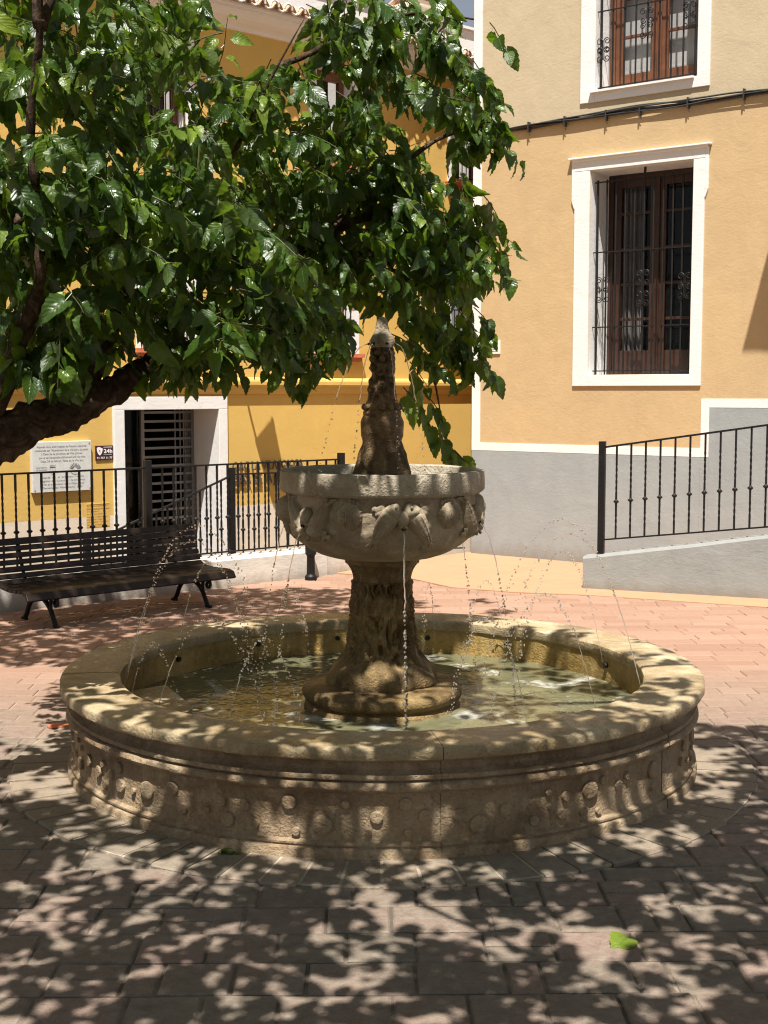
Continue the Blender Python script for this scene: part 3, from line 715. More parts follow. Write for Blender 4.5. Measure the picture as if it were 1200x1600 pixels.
grille(H2, .03, 9, [4.33, 5.0, 5.60], 'g', win_up, [(H2[0] + .48, 4.83, .10), (H2[0] + .06, 4.66, .075), (H2[0] + .88, 4.83, .085)], 4.30, .1)
def surround(h, out, parent, crown=None, depth=.36):
    a, b, c, e = h; l, r, bt, tp = out; m = MB(); g = .003
    RW.box(m, l, a - g, bt, tp if not crown else e, -.018, .004); RW.box(m, b + g, r, bt, tp if not crown else e, -.018, .004)
    RW.box(m, a - g, b + g, bt, c - g, -.018, .004)
    if crown:
        RW.box(m, l, r, e + g, tp - .03, -.018, .004)
        for dx, z0, z1, dd in ((.026, tp - .034, tp - .014, .034), (.055, tp - .015, tp, .050)): RW.box(m, l - dx, r + dx, z0, z1, -dd, .004)
        # ears of the frame: wider upper part
        for x0_, x1_ in ((l - .032, l), (r, r + .032)):
            m.hexa([RW(x0_ + (.026 if x0_ < a else 0), e - .33, .003), RW(x1_ - (.026 if x0_ > a else 0), e - .33, .003), RW(x1_ - (.026 if x0_ > a else 0), e - .33, -.0175), RW(x0_ + (.026 if x0_ < a else 0), e - .33, -.0175),
                    RW(x0_, e - .26, .003), RW(x1_, e - .26, .003), RW(x1_, e - .26, -.0175), RW(x0_, e - .26, -.0175)])
            RW.box(m, x0_, x1_, e - .26, tp - .03, -.0175, .003)
    else: RW.box(m, a - g, b + g, e + g, tp, -.018, .004)
    RW.reveal(m, h, depth, 'lrtb')
    return m.build('window_surround', M['white'], parent, bevel=.004)
surround(H1, (1.105, 2.362, 1.652, 3.725), win_low, True, .365)
surround(H2, (1.147, 2.385, 4.205, 6.15), win_up, None, .275)
mb = MB(); RW.box(mb, H2[0] - .045, H2[1] - .02, 4.285, 4.303, -.05, .02); mb.build('window_sill', M['white'], win_up)

cab = MB(); crng = random.Random(5)
for k in range(7):
    dz = crng.uniform(-.02, .02); dd = -.012 - .012 * (k % 3); ph = crng.uniform(0, 6); pts = []
    for i in range(70):
        s = -.02 + 5.2 * i / 69; pts.append(RW(s, 4.055 + .012 * s + dz + .012 * math.sin(s * 2.3 + ph) + .006 * math.sin(s * 6.1 + ph * 2) + (.018 if .9 < s < 2.4 else 0) * math.sin((s - .9) / 1.5 * math.pi) * (1 if k % 2 else -1), dd - .005 * math.sin(s * 3 + ph)))
    cab.tube(pts, crng.choice([.006, .008, .010, .012]), 6)
cable = cab.build('cable_bundle', M['cable'], smooth=60); tag(cable, 'bundle of black cables clipped along the peach house wall between its two windows', 'cables')
mb = MB(); 
for s in (.25, .62, 1.0, 1.42, 1.75, 2.2, 2.7):
    RW.box(mb, s - .006, s + .006, 4.01 + .012 * s, 4.10 + .012 * s, -.045, .004); mb.tube([RW(s, 4.02 + .012 * s, -.03), RW(s + .01, 3.975 + .012 * s, -.02)], .003, 4)
mb.build('cable_clip', M['cable'], cable)
mb = MB(); loop = [RW(.02 + .045 * math.sin(t), 4.0 + .045 * math.cos(t) * 1.1, -.03 - .01 * math.sin(t * 2)) for t in np.linspace(0, 5.2, 20)]; mb.tube(loop, .006, 6); mb.build('cable_loop', M['cable'], cable, smooth=60)

# small glazed sign on the house corner
mb = MB(); RW.box(mb, .165, .315, 1.962, 2.092, -.014, .002); sign = mb.build('tile_sign', M['ceramic'], bevel=.003)
tag(sign, 'small white glazed sign with an amber emblem beside the white corner band', 'sign')
mb = MB(); mb.tube([RW(.240, 2.052, -.0145), RW(.240, 2.052, -.017)], [.028, .026], 24); em = mb.build('emblem', M['amber'], sign)
mb = MB(); mb.add([RW(.240 + x, 2.052 + z, -.0178) for x, z in ((-.020, .006), (-.010, .010), (0, .0), (.010, .010), (.020, .006), (.012, -.012), (0, -.018), (-.012, -.012))], [tuple(range(8))]); mb.build('emblem_mark', M['ceramic'], sign)
mb = MB(); text_into(mb, RW, 'CAMÍ DE SANTIAGO', .240, 2.003, .013, -.0145, .001, .118, 'CENTER'); text_into(mb, RW, 'VILA JOIOSA', .240, 1.983, .010, -.0145, .001, .075, 'CENTER'); mb.build('lettering', M['blueink'], sign)

def lantern(W_, s0, zb, off, r, H, lab):
    """street lantern on a wall bracket; zb is the underside of its hood"""
    t_ = thing('wall_lantern', W_(s0, zb - .5), lab, 'lantern'); C_ = lambda s, z, d=0: W_(s0 + s, z, -off + d); k = r / .16
    mb = MB()
    def pyr(r0, z0, r1, z1):
        mb.hexa([C_(-r0, z0, -r0), C_(r0, z0, -r0), C_(r0, z0, r0), C_(-r0, z0, r0), C_(-r1, z1, -r1), C_(r1, z1, -r1), C_(r1, z1, r1), C_(-r1, z1, r1)])
    pyr(r, zb, r, zb + .015); pyr(r, zb + .015, .03 * k, zb + H); pyr(.025 * k, zb + H, .015 * k, zb + H + .07); mb.build('lantern_hood', M['iron'], t_)
    mb = MB(); h2 = .26 * k
    for sx in (-1, 1):
        for sy in (-1, 1): mb.tube([C_(sx * .11 * k, zb, sy * .11 * k), C_(sx * .05 * k, zb - h2, sy * .05 * k)], .009 * k, 6)
    for z, q in ((zb - .02, .105 * k), (zb - h2, .055 * k)):
        for sx in (-1, 1): mb.tube([C_(sx * q, z, -q), C_(sx * q, z, q)], .007 * k, 6); mb.tube([C_(-q, z, sx * q), C_(q, z, sx * q)], .007 * k, 6)
    mb.tube([C_(0, zb - h2), C_(0, zb - h2 - .05 * k)], .018 * k, 8); mb.build('lantern_frame', M['iron'], t_)
    mb = MB(); mb.tube([C_(0, zb - h2 - .03), C_(0, zb - h2 - .12, .08), C_(0, zb - h2 - .06, off * .6), C_(0, zb - h2 + .06, off)], .012, 8); mb.build('bracket', M['iron'], t_)
lantern(RW, 3.57, 4.70, .90, .16, .34, 'black street lantern throwing its shadow on the peach wall beside the grey base')

# ------------------------------------------------------------------ yellow building
YW = Wall((.965, 14.4, 0), (.737, .676, 0), (-.676, .737, 0))
DOOR = (-4.395, -3.40, -.62, 1.44)
UPW = [(c - .22, c + .22, 3.84, 4.72) for c in (-5.88, -3.93, -1.98, -.08)]; LOW = [(c - .22, c + .22, 2.0, 3.05) for c in (-5.88, -3.93, -1.98, -.12)]
yel = thing('yellow_building', YW(-3, -.62), 'mustard yellow building with white door frame, string course and tiled eaves behind the tree', 'building')
mb = MB(); YW.sheet(mb, -9, 3.5, .53, 5.0, [DOOR] + UPW + LOW); mb.build('wall', M['yellow'], yel)
mb = MB(); YW.sheet(mb, -9, 3.5, -.62, .53, [DOOR], d=-.004); mb.build('pale_base', M['cream'], yel)
mb = MB(); mb.quad(YW(-9, -.62), YW(-9, 5), YW(-9, 5, 4), YW(-9, -.62, 4)); mb.quad(YW(3.5, -.62), YW(3.5, -.62, 4), YW(3.5, 5, 4), YW(3.5, 5)); mb.quad(YW(-9, -.62, 4), YW(-9, 5, 4), YW(3.5, 5, 4), YW(3.5, -.62, 4)); mb.build('side_wall', M['yellow'], yel)
def mould(mb, W_, s0, s1, prof):     # prof: (out, z) sections extruded along the wall
    vs = [W_(s, z, -o) for s in (s0, s1) for o, z in prof]; n = len(prof)
    mb.add(vs, [(i, i + n, (i + 1) + n, i + 1) for i in range(n - 1)] + [tuple(range(n - 1, -1, -1)), tuple(range(n, 2 * n))])
mb = MB(); mould(mb, YW, -9, 3.5, [(0, 1.575), (.025, 1.58), (.032, 1.60), (.044, 1.612), (.044, 1.640), (.052, 1.645), (.062, 1.665), (.062, 1.695), (.055, 1.712), (.04, 1.72), (0, 1.735)]); mb.build('string_course', M['yellow'], yel)
mb = MB(); mould(mb, YW, -9, 3.5, [(0, 4.875), (.02, 4.88), (.03, 4.90), (.05, 4.915), (.08, 4.93), (.12, 4.955), (.15, 4.985), (.17, 5.01), (.18, 5.012), (.18, 5.035), (.20, 5.04), (.20, 5.06), (0, 5.075)]); mb.build('cornice', M['white'], yel)
# tiled roof: undulating rows with open half-round ends
mb = MB(); tw = .155; nt_ = int(12.5 / tw); vs = []; fs = []; sub = 10; cols = nt_ * sub + 1
for j, (o, zz) in enumerate([(.275, 5.075), (.15, 5.12), (-.5, 5.33), (-1.6, 5.66)]):
    for i in range(cols):
        s = -9 + 12.5 * i / (cols - 1); t = (i / sub) % 1; h = .050 * math.sin(math.pi * (t / .62)) if t < .62 else -.024 * math.sin(math.pi * (t - .62) / .38)
        vs.append(YW(s, zz + h, -o))
for j in range(3):
    for i in range(cols - 1): a = j * cols + i; fs.append((a, a + 1, a + 1 + cols, a + cols))
mb.add(vs, fs); roof = mb.build('roof', M['tile'], yel, smooth=50)
mb = MB()
for k in range(nt_):        # mortared, limewashed ends and a second tile course below
    s = -9 + tw * (k + .31); pts = [YW(s + .046 * math.cos(t), 5.078 + .050 * math.sin(t), -.280) for t in np.linspace(0, math.pi, 9)]
    mb.tube(pts, .011, 5); mb.tube([YW(s + .078 + .03 * math.cos(t), 5.066 + .02 * math.sin(t), -.277) for t in np.linspace(math.pi, 2 * math.pi, 6)], .010, 5)
mb.build('tile_end', M['tilewhite'], roof, smooth=60)

def yfit(h, kind):
    a, b, c, e = h; m = MB(); g = .002
    YW.box(m, a - .10, a - g, c - .02, e + .06, -.015, .003); YW.box(m, b + g, b + .10, c - .02, e + .06, -.015, .003); YW.box(m, a - g, b + g, e + g, e + .06, -.015, .003); YW.reveal(m, h, .14)
    w = MB(); YW.box(w, a, a + .06, c, e, .10, .15); YW.box(w, b - .06, b, c, e, .10, .15); YW.box(w, a + .06, b - .06, e - .09, e, .10, .15); YW.box(w, a + .06, b - .06, c, c + .05, .10, .15)
    win = w.build('window', M['wood'], yel); m.build('window_surround', M['white'], win)
    p = MB(); YW.sheet(p, a + .05, b - .05, c + .04, e - .08, d=.13); p.build('pane' if kind else 'shutter', M['glass'] if kind else M['shutter'], win)
    p = MB(); YW.sheet(p, a - .05, b + .05, c - .05, e + .05, d=.4); p.build('dark_room', M['black'], win)
    p = MB(); YW.box(p, a - .13, b + .13, c - .06, c - .022, -.07, .02); YW.box(p, a - .11, b + .11, c - .10, c - .061, -.05, .02); p.build('window_sill', M['terracotta'], win)
    p = MB(); n = 7
    for k in range(n): x = a + .03 + (b - a - .06) * k / (n - 1); p.tube([YW(x, c + .01, -.03), YW(x, c + (e - c) * .45, -.03)], .006, 5)
    for z in (c + .03, c + (e - c) * .45): p.tube([YW(a - .02, z, -.03), YW(b + .02, z, -.03)], .007, 5)
    p.build('window_railing', M['iron2'], win)
for h in UPW: yfit(h, 1)
for h in LOW: yfit(h, 0)
# door: white frame, deep reveal, roller grille
mb = MB(); a, b, c, e = DOOR
YW.box(mb, -4.503, a - .002, c, e, -.03, .004); YW.box(mb, b + .002, -3.300, c, e, -.03, .004); YW.box(mb, -4.503, -3.300, e + .001, 1.556, -.03, .004); YW.reveal(mb, DOOR, .55, 'lrt')
door = mb.build('door_frame', M['white'], yel, bevel=.004)
mb = MB(); YW.sheet(mb, a, b, c, e, d=1.6); YW.sheet(mb, a, b, c, c + .002, d=.6); mb.quad(YW(a, c + .01, .56), YW(b, c + .01, .56), YW(b, c + .01, 1.6), YW(a, c + .01, 1.6)); mb.quad(YW(a, e, .56), YW(b, e, .56), YW(b, e, 1.6), YW(a, e, 1.6)); mb.quad(YW(a, c, .56), YW(a, e, .56), YW(a, e, 1.6), YW(a, c, 1.6)); mb.quad(YW(b, c, .56), YW(b, e, .56), YW(b, e, 1.6), YW(b, c, 1.6)); mb.build('dark_hall', M['black'], door)
mb = MB(); YW.sheet(mb, a, a + .40, c + .02, e - .01, d=.45); YW.box(mb, a + .385, a + .412, c, e, .40, .46); YW.box(mb, a + .0, a + .02, c, e, .40, .46); gl = mb.build('glass_leaf', M['glass'], door)
mb = MB(); z = c + .05
while z < e - .02:
    YW.box(mb, a + .42, b - .03, z, z + .022, .38, .40); z += .082
YW.box(mb, a + .416, a + .45, c, e, .375, .41); YW.box(mb, b - .032, b - .002, c, e, .375, .41)
for x in (-3.60, -3.545, -3.49, -3.44): YW.box(mb, x, x + .014, c, e, .402, .412)
mb.build('roller_grille', M['steel'], door)

# plaque, alarm plate, faded notice, raised lettering
mb = MB(); YW.box(mb, -5.285, -4.733, .763, 1.185, -.035, .004); plq = mb.build('marble_plaque', M['marble'], bevel=.003)
tag(plq, 'square grey marble plaque with engraved lines, crest and open hand on the yellow wall', 'plaque')
mb = MB(); PD = -.0352
for i, (t, w) in enumerate([("Aquesta obra, antic hospital de Pobres i adquirida", .46), ("restaurada per l'Ajuntament de la Vila per a ús social", .49), ("i Casa de la Joventut de Vila Joiosa,", .38), ("que va ser inaugurada públicament amb els veïns", .43), ("Casa, 24 de febrer i festa de la Vila, any", .40)]):
    text_into(mb, YW, t, -5.009, 1.135 - .030 * i, .017, PD, .0008, w, 'CENTER')
for i, (t, w) in enumerate([("AJUNTAMENT DE", .10), ("LA VILA JOIOSA", .10)]): text_into(mb, YW, t, -5.25, .965 - .018 * i, .010, PD, .0008, w)
for i, (t, w) in enumerate([("Alcalde  ser  el  president  i la Vila", .40), ("Regidor de  Cultura  i  la Joventut", .42), ("amb el president de la Diputació", .40), ("Generalitat Valenciana  2001", .38)]): text_into(mb, YW, t, -5.009, .880 - .029 * i, .015, PD, .0008, w, 'CENTER')
mb.build('engraved_text', M['ink'], plq)
mb = MB()
for k in range(9):
    t = R(20 + 17.5 * k); c0 = (-4.89 + .0, .945); p0_ = (c0[0] + .018 * math.cos(t), c0[1] + .012 * math.sin(t)); 
    L_ = .055; pts = [YW(c0[0] + r * math.cos(t + .0), c0[1] + r * 1.05 * math.sin(t), PD) for r in (.02, .04, L_)]; mb.tube(pts, [.002, .004, .003], 5)
mb.tube([YW(-4.89 + .045 * math.cos(t), .94 + .035 * math.sin(t), PD) for t in np.linspace(R(200), R(340), 14)], .0022, 5)
mb.tube([YW(-4.89 + .02 * math.cos(t), .945 + .02 * math.sin(t), PD) for t in np.linspace(R(180), R(360), 10)], .002, 5)
mb.build('engraved_hand', M['ink'], plq)
mb = MB(); cx, cz = -5.10, .95
mb.tube([YW(cx + x, cz + z, PD) for x, z in ((-.024, .02), (-.024, -.015), (-.012, -.034), (0, -.04), (.012, -.034), (.024, -.015), (.024, .02), (-.024, .02))], .0018, 5)
for x in (-.02, -.01, 0, .01, .02): mb.tube([YW(cx + x, cz + .024, PD), YW(cx + x * 1.15, cz + .042, PD)], .003, 5)
mb.tube([YW(cx - .024, cz + .024, PD), YW(cx + .024, cz + .024, PD)], .003, 5); mb.tube([YW(cx, cz + .018, PD), YW(cx, cz - .036, PD)], .0012, 4); mb.build('engraved_crest', M['ink'], plq)
mb = MB()
for x, z in ((-4.752, 1.165), (-4.752, .783), (-5.265, .783)): mb.tube([YW(x, z, -.034), YW(x, z, -.038)], .006, 8)
mb.build('fixing_screw', M['ink'], plq)

mb = MB(); YW.box(mb, -4.676, -4.506, 1.013, 1.137, -.010, .003); al = mb.build('alarm_plate', M['maroon'])
tag(al, 'small maroon alarm plate reading 24h with a white shield beside the white door frame', 'sign')
mb = MB(); sh = [(-.030, .034), (-.012, .042), (.004, .040), (.022, .032), (.033, .028), (.032, .008), (.024, -.016), (.012, -.032), (.002, -.038), (-.010, -.030), (-.022, -.012), (-.029, .012)]
mb.add([YW(-4.638 + x * .9, 1.088 + z * .9, -.0108) for x, z in sh], [tuple(range(len(sh)))]); mb.build('shield', M['print'], al)
mb = MB(); text_into(mb, YW, 'ALARMA', -4.600, 1.118, .012, -.0105, .0006, .085, bold=.0); text_into(mb, YW, '24h', -4.598, 1.074, .034, -.0105, .0006, .084, bold=.0012); text_into(mb, YW, 'conectada', -4.600, 1.058, .008, -.0105, .0006, .08); text_into(mb, YW, '91 757 11 77', -4.665, 1.024, .017, -.0105, .0006, .150, bold=.0005)
mb.build('lettering', M['print'], al)
mb = MB(); mb.ball(YW(-4.638, 1.095, -.0112), .006, 8, 4); mb.build('shield_mark', M['blueink'], al)
mb = MB(); YW.box(mb, -4.775, -4.545, .430, .640, -.0045, .003); nb_ = mb.build('faded_notice', M['yellow']); tag(nb_, 'yellow painted notice with faint brown lines below the alarm plate', 'notice')
mb = MB()
for i, w in enumerate((.21, .20, .12, .19, .2, .15, .2, .18)): text_into(mb, YW, ['PLAÇA DE LA GENERALITAT', 'Casa de la Joventut', 'Horari', 'de dilluns a divendres', 'matins i vesprades', 'dissabte matí', 'informació i atenció', 'al ciutadà'][i], -4.77, .615 - .023 * i, .013, -.0048, .0006, w)
for z in (.632, .592, .436): YW.box(mb, -4.772, -4.55, z, z + .004, -.0056, -.004)
mb.build('lettering', M['brownink'], nb_)
mb = MB(); text_into(mb, YW, 'OAC LA VILA JOIOSA', -3.245, .862, .088, -.016, .012, .845, bold=.0015); lt = mb.build('wall_lettering', M['letter']); tag(lt, 'upper row of raised metal letters reading OAC LA VILA JOIOSA on the yellow wall', 'lettering')
mb = MB(); text_into(mb, YW, 'CASA DE LA JOVENTUT', -3.245, .735, .088, -.016, .012, .90, bold=.0015); lt = mb.build('wall_lettering', M['letter']); tag(lt, 'lower row of raised metal letters on the yellow wall, starting CASA DE LA', 'lettering')

lantern(YW, -3.19, 2.13, .42, .105, .46, 'small black street lantern on the yellow wall, half hidden by the hanging leaves')

# ------------------------------------------------------------------ white house behind
WW = Wall(YW(0, 0, 2.6), YW.d, YW.n)
wh = thing('white_house', WW(-1, 0), 'white house with a chimney rising behind the yellow building', 'house')
mb = MB(); mb.hexa([WW(-9, 0, 0), WW(4.2, 0, 0), WW(4.2, 0, 5), WW(-9, 0, 5), WW(-9, 6.43, 0), WW(4.2, 6.43, 0), WW(4.2, 6.43, 5), WW(-9, 6.43, 5)]); mb.build('wall', M['white'], wh)
mb = MB(); WW.box(mb, -9.05, 4.25, 6.431, 6.467, -.04, .2); mb.build('parapet_cap', M['white'], wh)
mb = MB(); WW.box(mb, -9, .9, 6.47, 6.75, .5, 5); mb.build('roof', M['tile'], wh)
ch = MB(); cs, cd = 2.20, .55; z0 = 6.24
WW.box(ch, cs - .20, cs + .20, z0, z0 + .28, cd - .20, cd + .20)
for x in (-.16, .16):
    for q in (-.16, .16): WW.box(ch, cs + x - .04, cs + x + .04, z0 + .28, z0 + .48, cd + q - .04, cd + q + .04)
WW.box(ch, cs - .26, cs + .26, z0 + .48, z0 + .54, cd - .26, cd + .26)
chim = ch.build('chimney', M['cream'], wh, bevel=.006)
ch = MB(); n = 6
for k in range(n):
    x = cs - .27 + .54 * (k + .5) / n; pts = [(x + .052 * math.cos(t), z0 + .545 + .05 * math.sin(t)) for t in np.linspace(0, math.pi, 7)]
    vs = [WW(px, pz + (.12 if d == 0 else 0), cd + d) for d in (-.33, 0, .33) for px, pz in pts]; fs = [(r * 7 + i, r * 7 + i + 1, (r + 1) * 7 + i + 1, (r + 1) * 7 + i) for r in range(2) for i in range(6)]; ch.add(vs, fs)
ch.build('chimney_tiles', M['tile'], chim, smooth=60)

# ------------------------------------------------------------------ kerb walls, railings, bollard
mb = MB(); top = .235
a0, a1 = KL(-3.6, 0), KL(1.02, 0); b0, b1 = KL(-3.6, 0, .24), KL(1.02, 0, .24); c1 = Vector((.375, 12.50, 0)); d1 = Vector((.22, 12.66, 0))
def wallseg(mb, p, n=14, z0=-.62, zt=(.235, .235)):
    (ax, ay), (bx, by), (cx, cyy), (dx, dy) = [(q.x, q.y) for q in p]     # front start, front end, back end, back start
    for i in range(n):
        f0, f1 = i / n, (i + 1) / n; z_0, z_1 = zt[0] + (zt[1] - zt[0]) * f0, zt[0] + (zt[1] - zt[0]) * f1
        F = lambda f, z, o=0: (ax + (bx - ax) * f + (dx - ax) * o, ay + (by - ay) * f + (dy - ay) * o, z)
        B = lambda f, z, o=0: (dx + (cx - dx) * f + (ax - dx) * o, dy + (cyy - dy) * f + (ay - dy) * o, z)
        w0, w1 = [.006 * mnoise.noise(Vector((ax + f * 7, 3, ay))) for f in (f0, f1)]
        mb.quad(F(f0, z0), F(f1, z0), F(f1, z_1 - .02 + w1), F(f0, z_0 - .02 + w0)); mb.quad(F(f0, z_0 - .02 + w0), F(f1, z_1 - .02 + w1), F(f1, z_1 + w1, .1), F(f0, z_0 + w0, .1))
        mb.quad(F(f0, z_0 + w0, .1), F(f1, z_1 + w1, .1), B(f1, z_1 + w1, .1), B(f0, z_0 + w0, .1)); mb.quad(B(f0, z_0 + w0, .1), B(f1, z_1 + w1, .1), B(f1, z_1 - .02), B(f0, z_0 - .02)); mb.quad(B(f1, z0), B(f0, z0), B(f0, z_0 - .02), B(f1, z_1 - .02))
    mb.add([F(0, z0), F(0, zt[0] - .02), F(0, zt[0], .1), B(0, zt[0], .1), B(0, zt[0] - .02), B(0, z0)], [(0, 1, 2, 3, 4, 5)])
    mb.add([F(1, z0), F(1, zt[1] - .02), F(1, zt[1], .1), B(1, zt[1], .1), B(1, zt[1] - .02), B(1, z0)], [(5, 4, 3, 2, 1, 0)])
wallseg(mb, (a0, a1, b1, b0)); wallseg(mb, (KL(1.022, 0, .01), c1, d1, KL(1.022, 0, .235)), zt=(.215, .13))
kw = mb.build('kerb_wall', M['kerb'], smooth=35); tag(kw, 'low worn white wall under the railing behind the bench', 'wall')

def baluster_mesh(z0, z1, name='baluster'):
    mb = MB(); H = z1 - z0; r = .0098; vs = []; fs = []; zs = []; tw = 0
    n = 40
    for i in range(n + 1):
        f = i / n; 
        if .10 < f < .30 or .52 < f < .84: tw += math.pi / 5.2
        k = r * (1.0 if not (.10 < f < .30 or .52 < f < .84) else .92)
        for j in range(4): a = math.pi / 4 + j * math.pi / 2 + tw; vs.append((k * math.cos(a), k * math.sin(a), z0 + H * f))
    for i in range(n):
        for j in range(4): a, b = i * 4 + j, i * 4 + (j + 1) % 4; fs.append((a, b, b + 4, a + 4))
    mb.add(vs, fs)
    zk = z0 + H * .40; mb.lathe([(.006, zk - .022), (.011, zk - .013), (.022, zk - .004), (.022, zk + .004), (.011, zk + .013), (.006, zk + .022)], (0, 0, 0), 10)
    return mb
def post(mb, x, y, z0, z1, ang, h=.026):
    u = Vector((math.cos(ang), math.sin(ang), 0)) * h; w = Vector((-math.sin(ang), math.cos(ang), 0)) * h; c = Vector((x, y, 0))
    p = [c - u - w, c + u - w, c + u + w, c - u + w]
    mb.hexa([Vector((q.x, q.y, z0)) for q in p] + [Vector((q.x, q.y, z1)) for q in p])
def bar(mb, p, q, hw=.012, hh=.007):
    p, q = Vector(p), Vector(q); t = (q - p).normalized(); w = Vector((-t.y, t.x, 0)).normalized() * hw; u = t.cross(w).normalized() * hh
    mb.hexa([p - w - u, q - w - u, q + w - u, p + w - u, p - w + u, q - w + u, q + w + u, p + w + u])
ang = math.atan2(.646, .763)
rail = thing('railing', KL(-.685, .22, .12), 'black wrought iron railing with twisted bars on the low white wall behind the bench', 'railing')
P_ = lambda t, z: KL(t, z, .12)
mb = MB(); bar(mb, P_(-3.5, .995), P_(1.26, 1.003)); mb.build('top_rail', M['iron'], rail)
mb = MB(); bar(mb, P_(-3.5, .275), P_(1.26, .272), .010, .006); mb.build('bottom_rail', M['iron'], rail)
for t in (-2.75, -.685, 1.27):
    mb = MB(); q = P_(t, 0); post(mb, q.x, q.y, .20, 1.06, ang); mb.build('post', M['iron'], rail, bevel=.003)
proto = None
t = -3.45
while t < 1.24:
    if min(abs(t - s) for s in (-2.75, -.685, 1.27)) > .04:
        q = P_(t, 0); rel = Vector((q.x, q.y, 0)) - rail.location
        if proto is None:
            m_ = baluster_mesh(.275, .995); proto = m_.build('baluster', M['iron'], None, smooth=30); proto.parent = rail; proto.location = rel; BAL = proto
        else: dup(proto, rel, rail)
    t += .1035
# rear railing: slopes up beside the sunken ramp, then runs level to the house corner
rear = thing('railing', KL(.458, 0, .65), 'rear black handrail sloping up from the door and running level behind the bowl', 'railing')
Q0 = KL(-.95, 0, .65); Q1 = KL(.458, 0, .65); Q2 = Vector((.80, 12.92, 0))
mb = MB(); bar(mb, (Q0.x, Q0.y, .36), (Q1.x, Q1.y, .865)); bar(mb, (Q1.x, Q1.y, .875), (Q2.x, Q2.y, .875)); mb.build('top_rail', M['iron2'], rear)
mb = MB(); bar(mb, (Q0.x, Q0.y, -.36), (Q1.x, Q1.y, .16), .01, .006); bar(mb, (Q1.x, Q1.y, .16), (Q2.x, Q2.y, .055), .01, .006); mb.build('bottom_rail', M['iron2'], rear)
for q in (Q1, Q0):
    mb = MB(); post(mb, q.x, q.y, -.62 if q is Q0 else .0, .42 if q is Q0 else .935, ang); mb.build('post', M['iron'], rear, bevel=.003)
n = int((Q1 - Q0).length / .105); pr = None
for i in range(1, n):
    f = i / n; q = Q0.lerp(Q1, f); 
    if pr is None: pr = baluster_mesh(-.36, .36).build('baluster', M['iron'], None, smooth=30); o = pr; pr.parent = rear
    else: o = dup(pr, (0, 0, 0), rear)
    o.location = Vector((q.x, q.y, .51 * f)) - rear.location
n = int((Q2 - Q1).length / .108); pr = None
for i in range(1, n):
    q = Q1.lerp(Q2, i / n); zb = .16 - .105 * i / n
    if pr is None: pr = baluster_mesh(.055, .87).build('baluster', M['iron'], None, smooth=30); o = pr; pr.parent = rear
    else: o = dup(pr, (0, 0, 0), rear)
    o.location = Vector((q.x, q.y, 0)) - rear.location

RL = Wall((1.617, 10.566, 0), (.924, -.383, 0), (.383, .924, 0))
M['rampgrey'] = stucco('grey_ramp_paint', (.31, .325, .315), amt=.14, stain=.4, bst=.45, foot=.09)
mb = MB(); wallseg(mb, (RL(0, 0), RL(3.2, 0), RL(3.2, 0, .18), RL(0, 0, .18)), n=20, z0=-.05, zt=(.266, .768))
rw_ = mb.build('ramp_wall', M['rampgrey'], smooth=35); tag(rw_, 'low grey wall of the rising ramp before the peach house', 'wall')
mb = MB(); mb.hexa([RL(.05, -.05, .185), RL(3.2, -.05, .185), RL(3.2, -.05, 1.6), RL(.6, -.05, 1.7), RL(.05, .16, .185), RL(3.2, .66, .185), RL(3.2, .66, 1.6), RL(.6, .2, 1.7)]); tag(mb.build('path', M['ochre']), kind='structure')
rr_ = thing('railing', RL(.132, .28, .07), 'black wrought iron railing rising on the grey ramp wall before the peach house', 'railing')
T_ = lambda t: 1.131 + .151 * t; B_ = lambda t: .384 + .121 * t; P_ = lambda t, z: RL(t, z, .07)
mb = MB(); bar(mb, P_(.13, T_(.13)), P_(3.1, T_(3.1)), .011, .008); mb.build('top_rail', M['iron'], rr_)
mb = MB(); bar(mb, P_(.13, B_(.13)), P_(3.1, B_(3.1)), .010, .006); mb.build('bottom_rail', M['iron'], rr_)
ang2 = math.atan2(-.383, .924)
for t in (.132, 2.2):
    mb = MB(); q = P_(t, 0); post(mb, q.x, q.y, .27 + .157 * t, T_(t) + .05, ang2); mb.build('post', M['iron'], rr_, bevel=.003)
pr = None; t = .132 + .118
while t < 3.05:
    if abs(t - 2.2) > .04:
        q = P_(t, 0)
        if pr is None: pr = baluster_mesh(0, .765).build('baluster', M['iron'], None, smooth=30); o = pr; pr.parent = rr_
        else: o = dup(pr, (0, 0, 0), rr_)
        o.location = Vector((q.x, q.y, B_(t))) - rr_.location; o.scale = (1, 1, (T_(t) - B_(t)) / .765)
    t += .1165
bo = KL(.74, 0, -.13); mb = MB()
mb.lathe([(.052, 0), (.052, .03), (.036, .05), (.034, .20), (.040, .215), (.048, .225), (.048, .31), (.042, .325), (.034, .335), (.034, .43), (.046, .44), (.046, .47), (.03, .495), (.001, .505)], bo, 20)
tag(mb.build('bollard', M['iron'], smooth=35), 'short black bollard standing by the white wall behind the bowl', 'bollard')

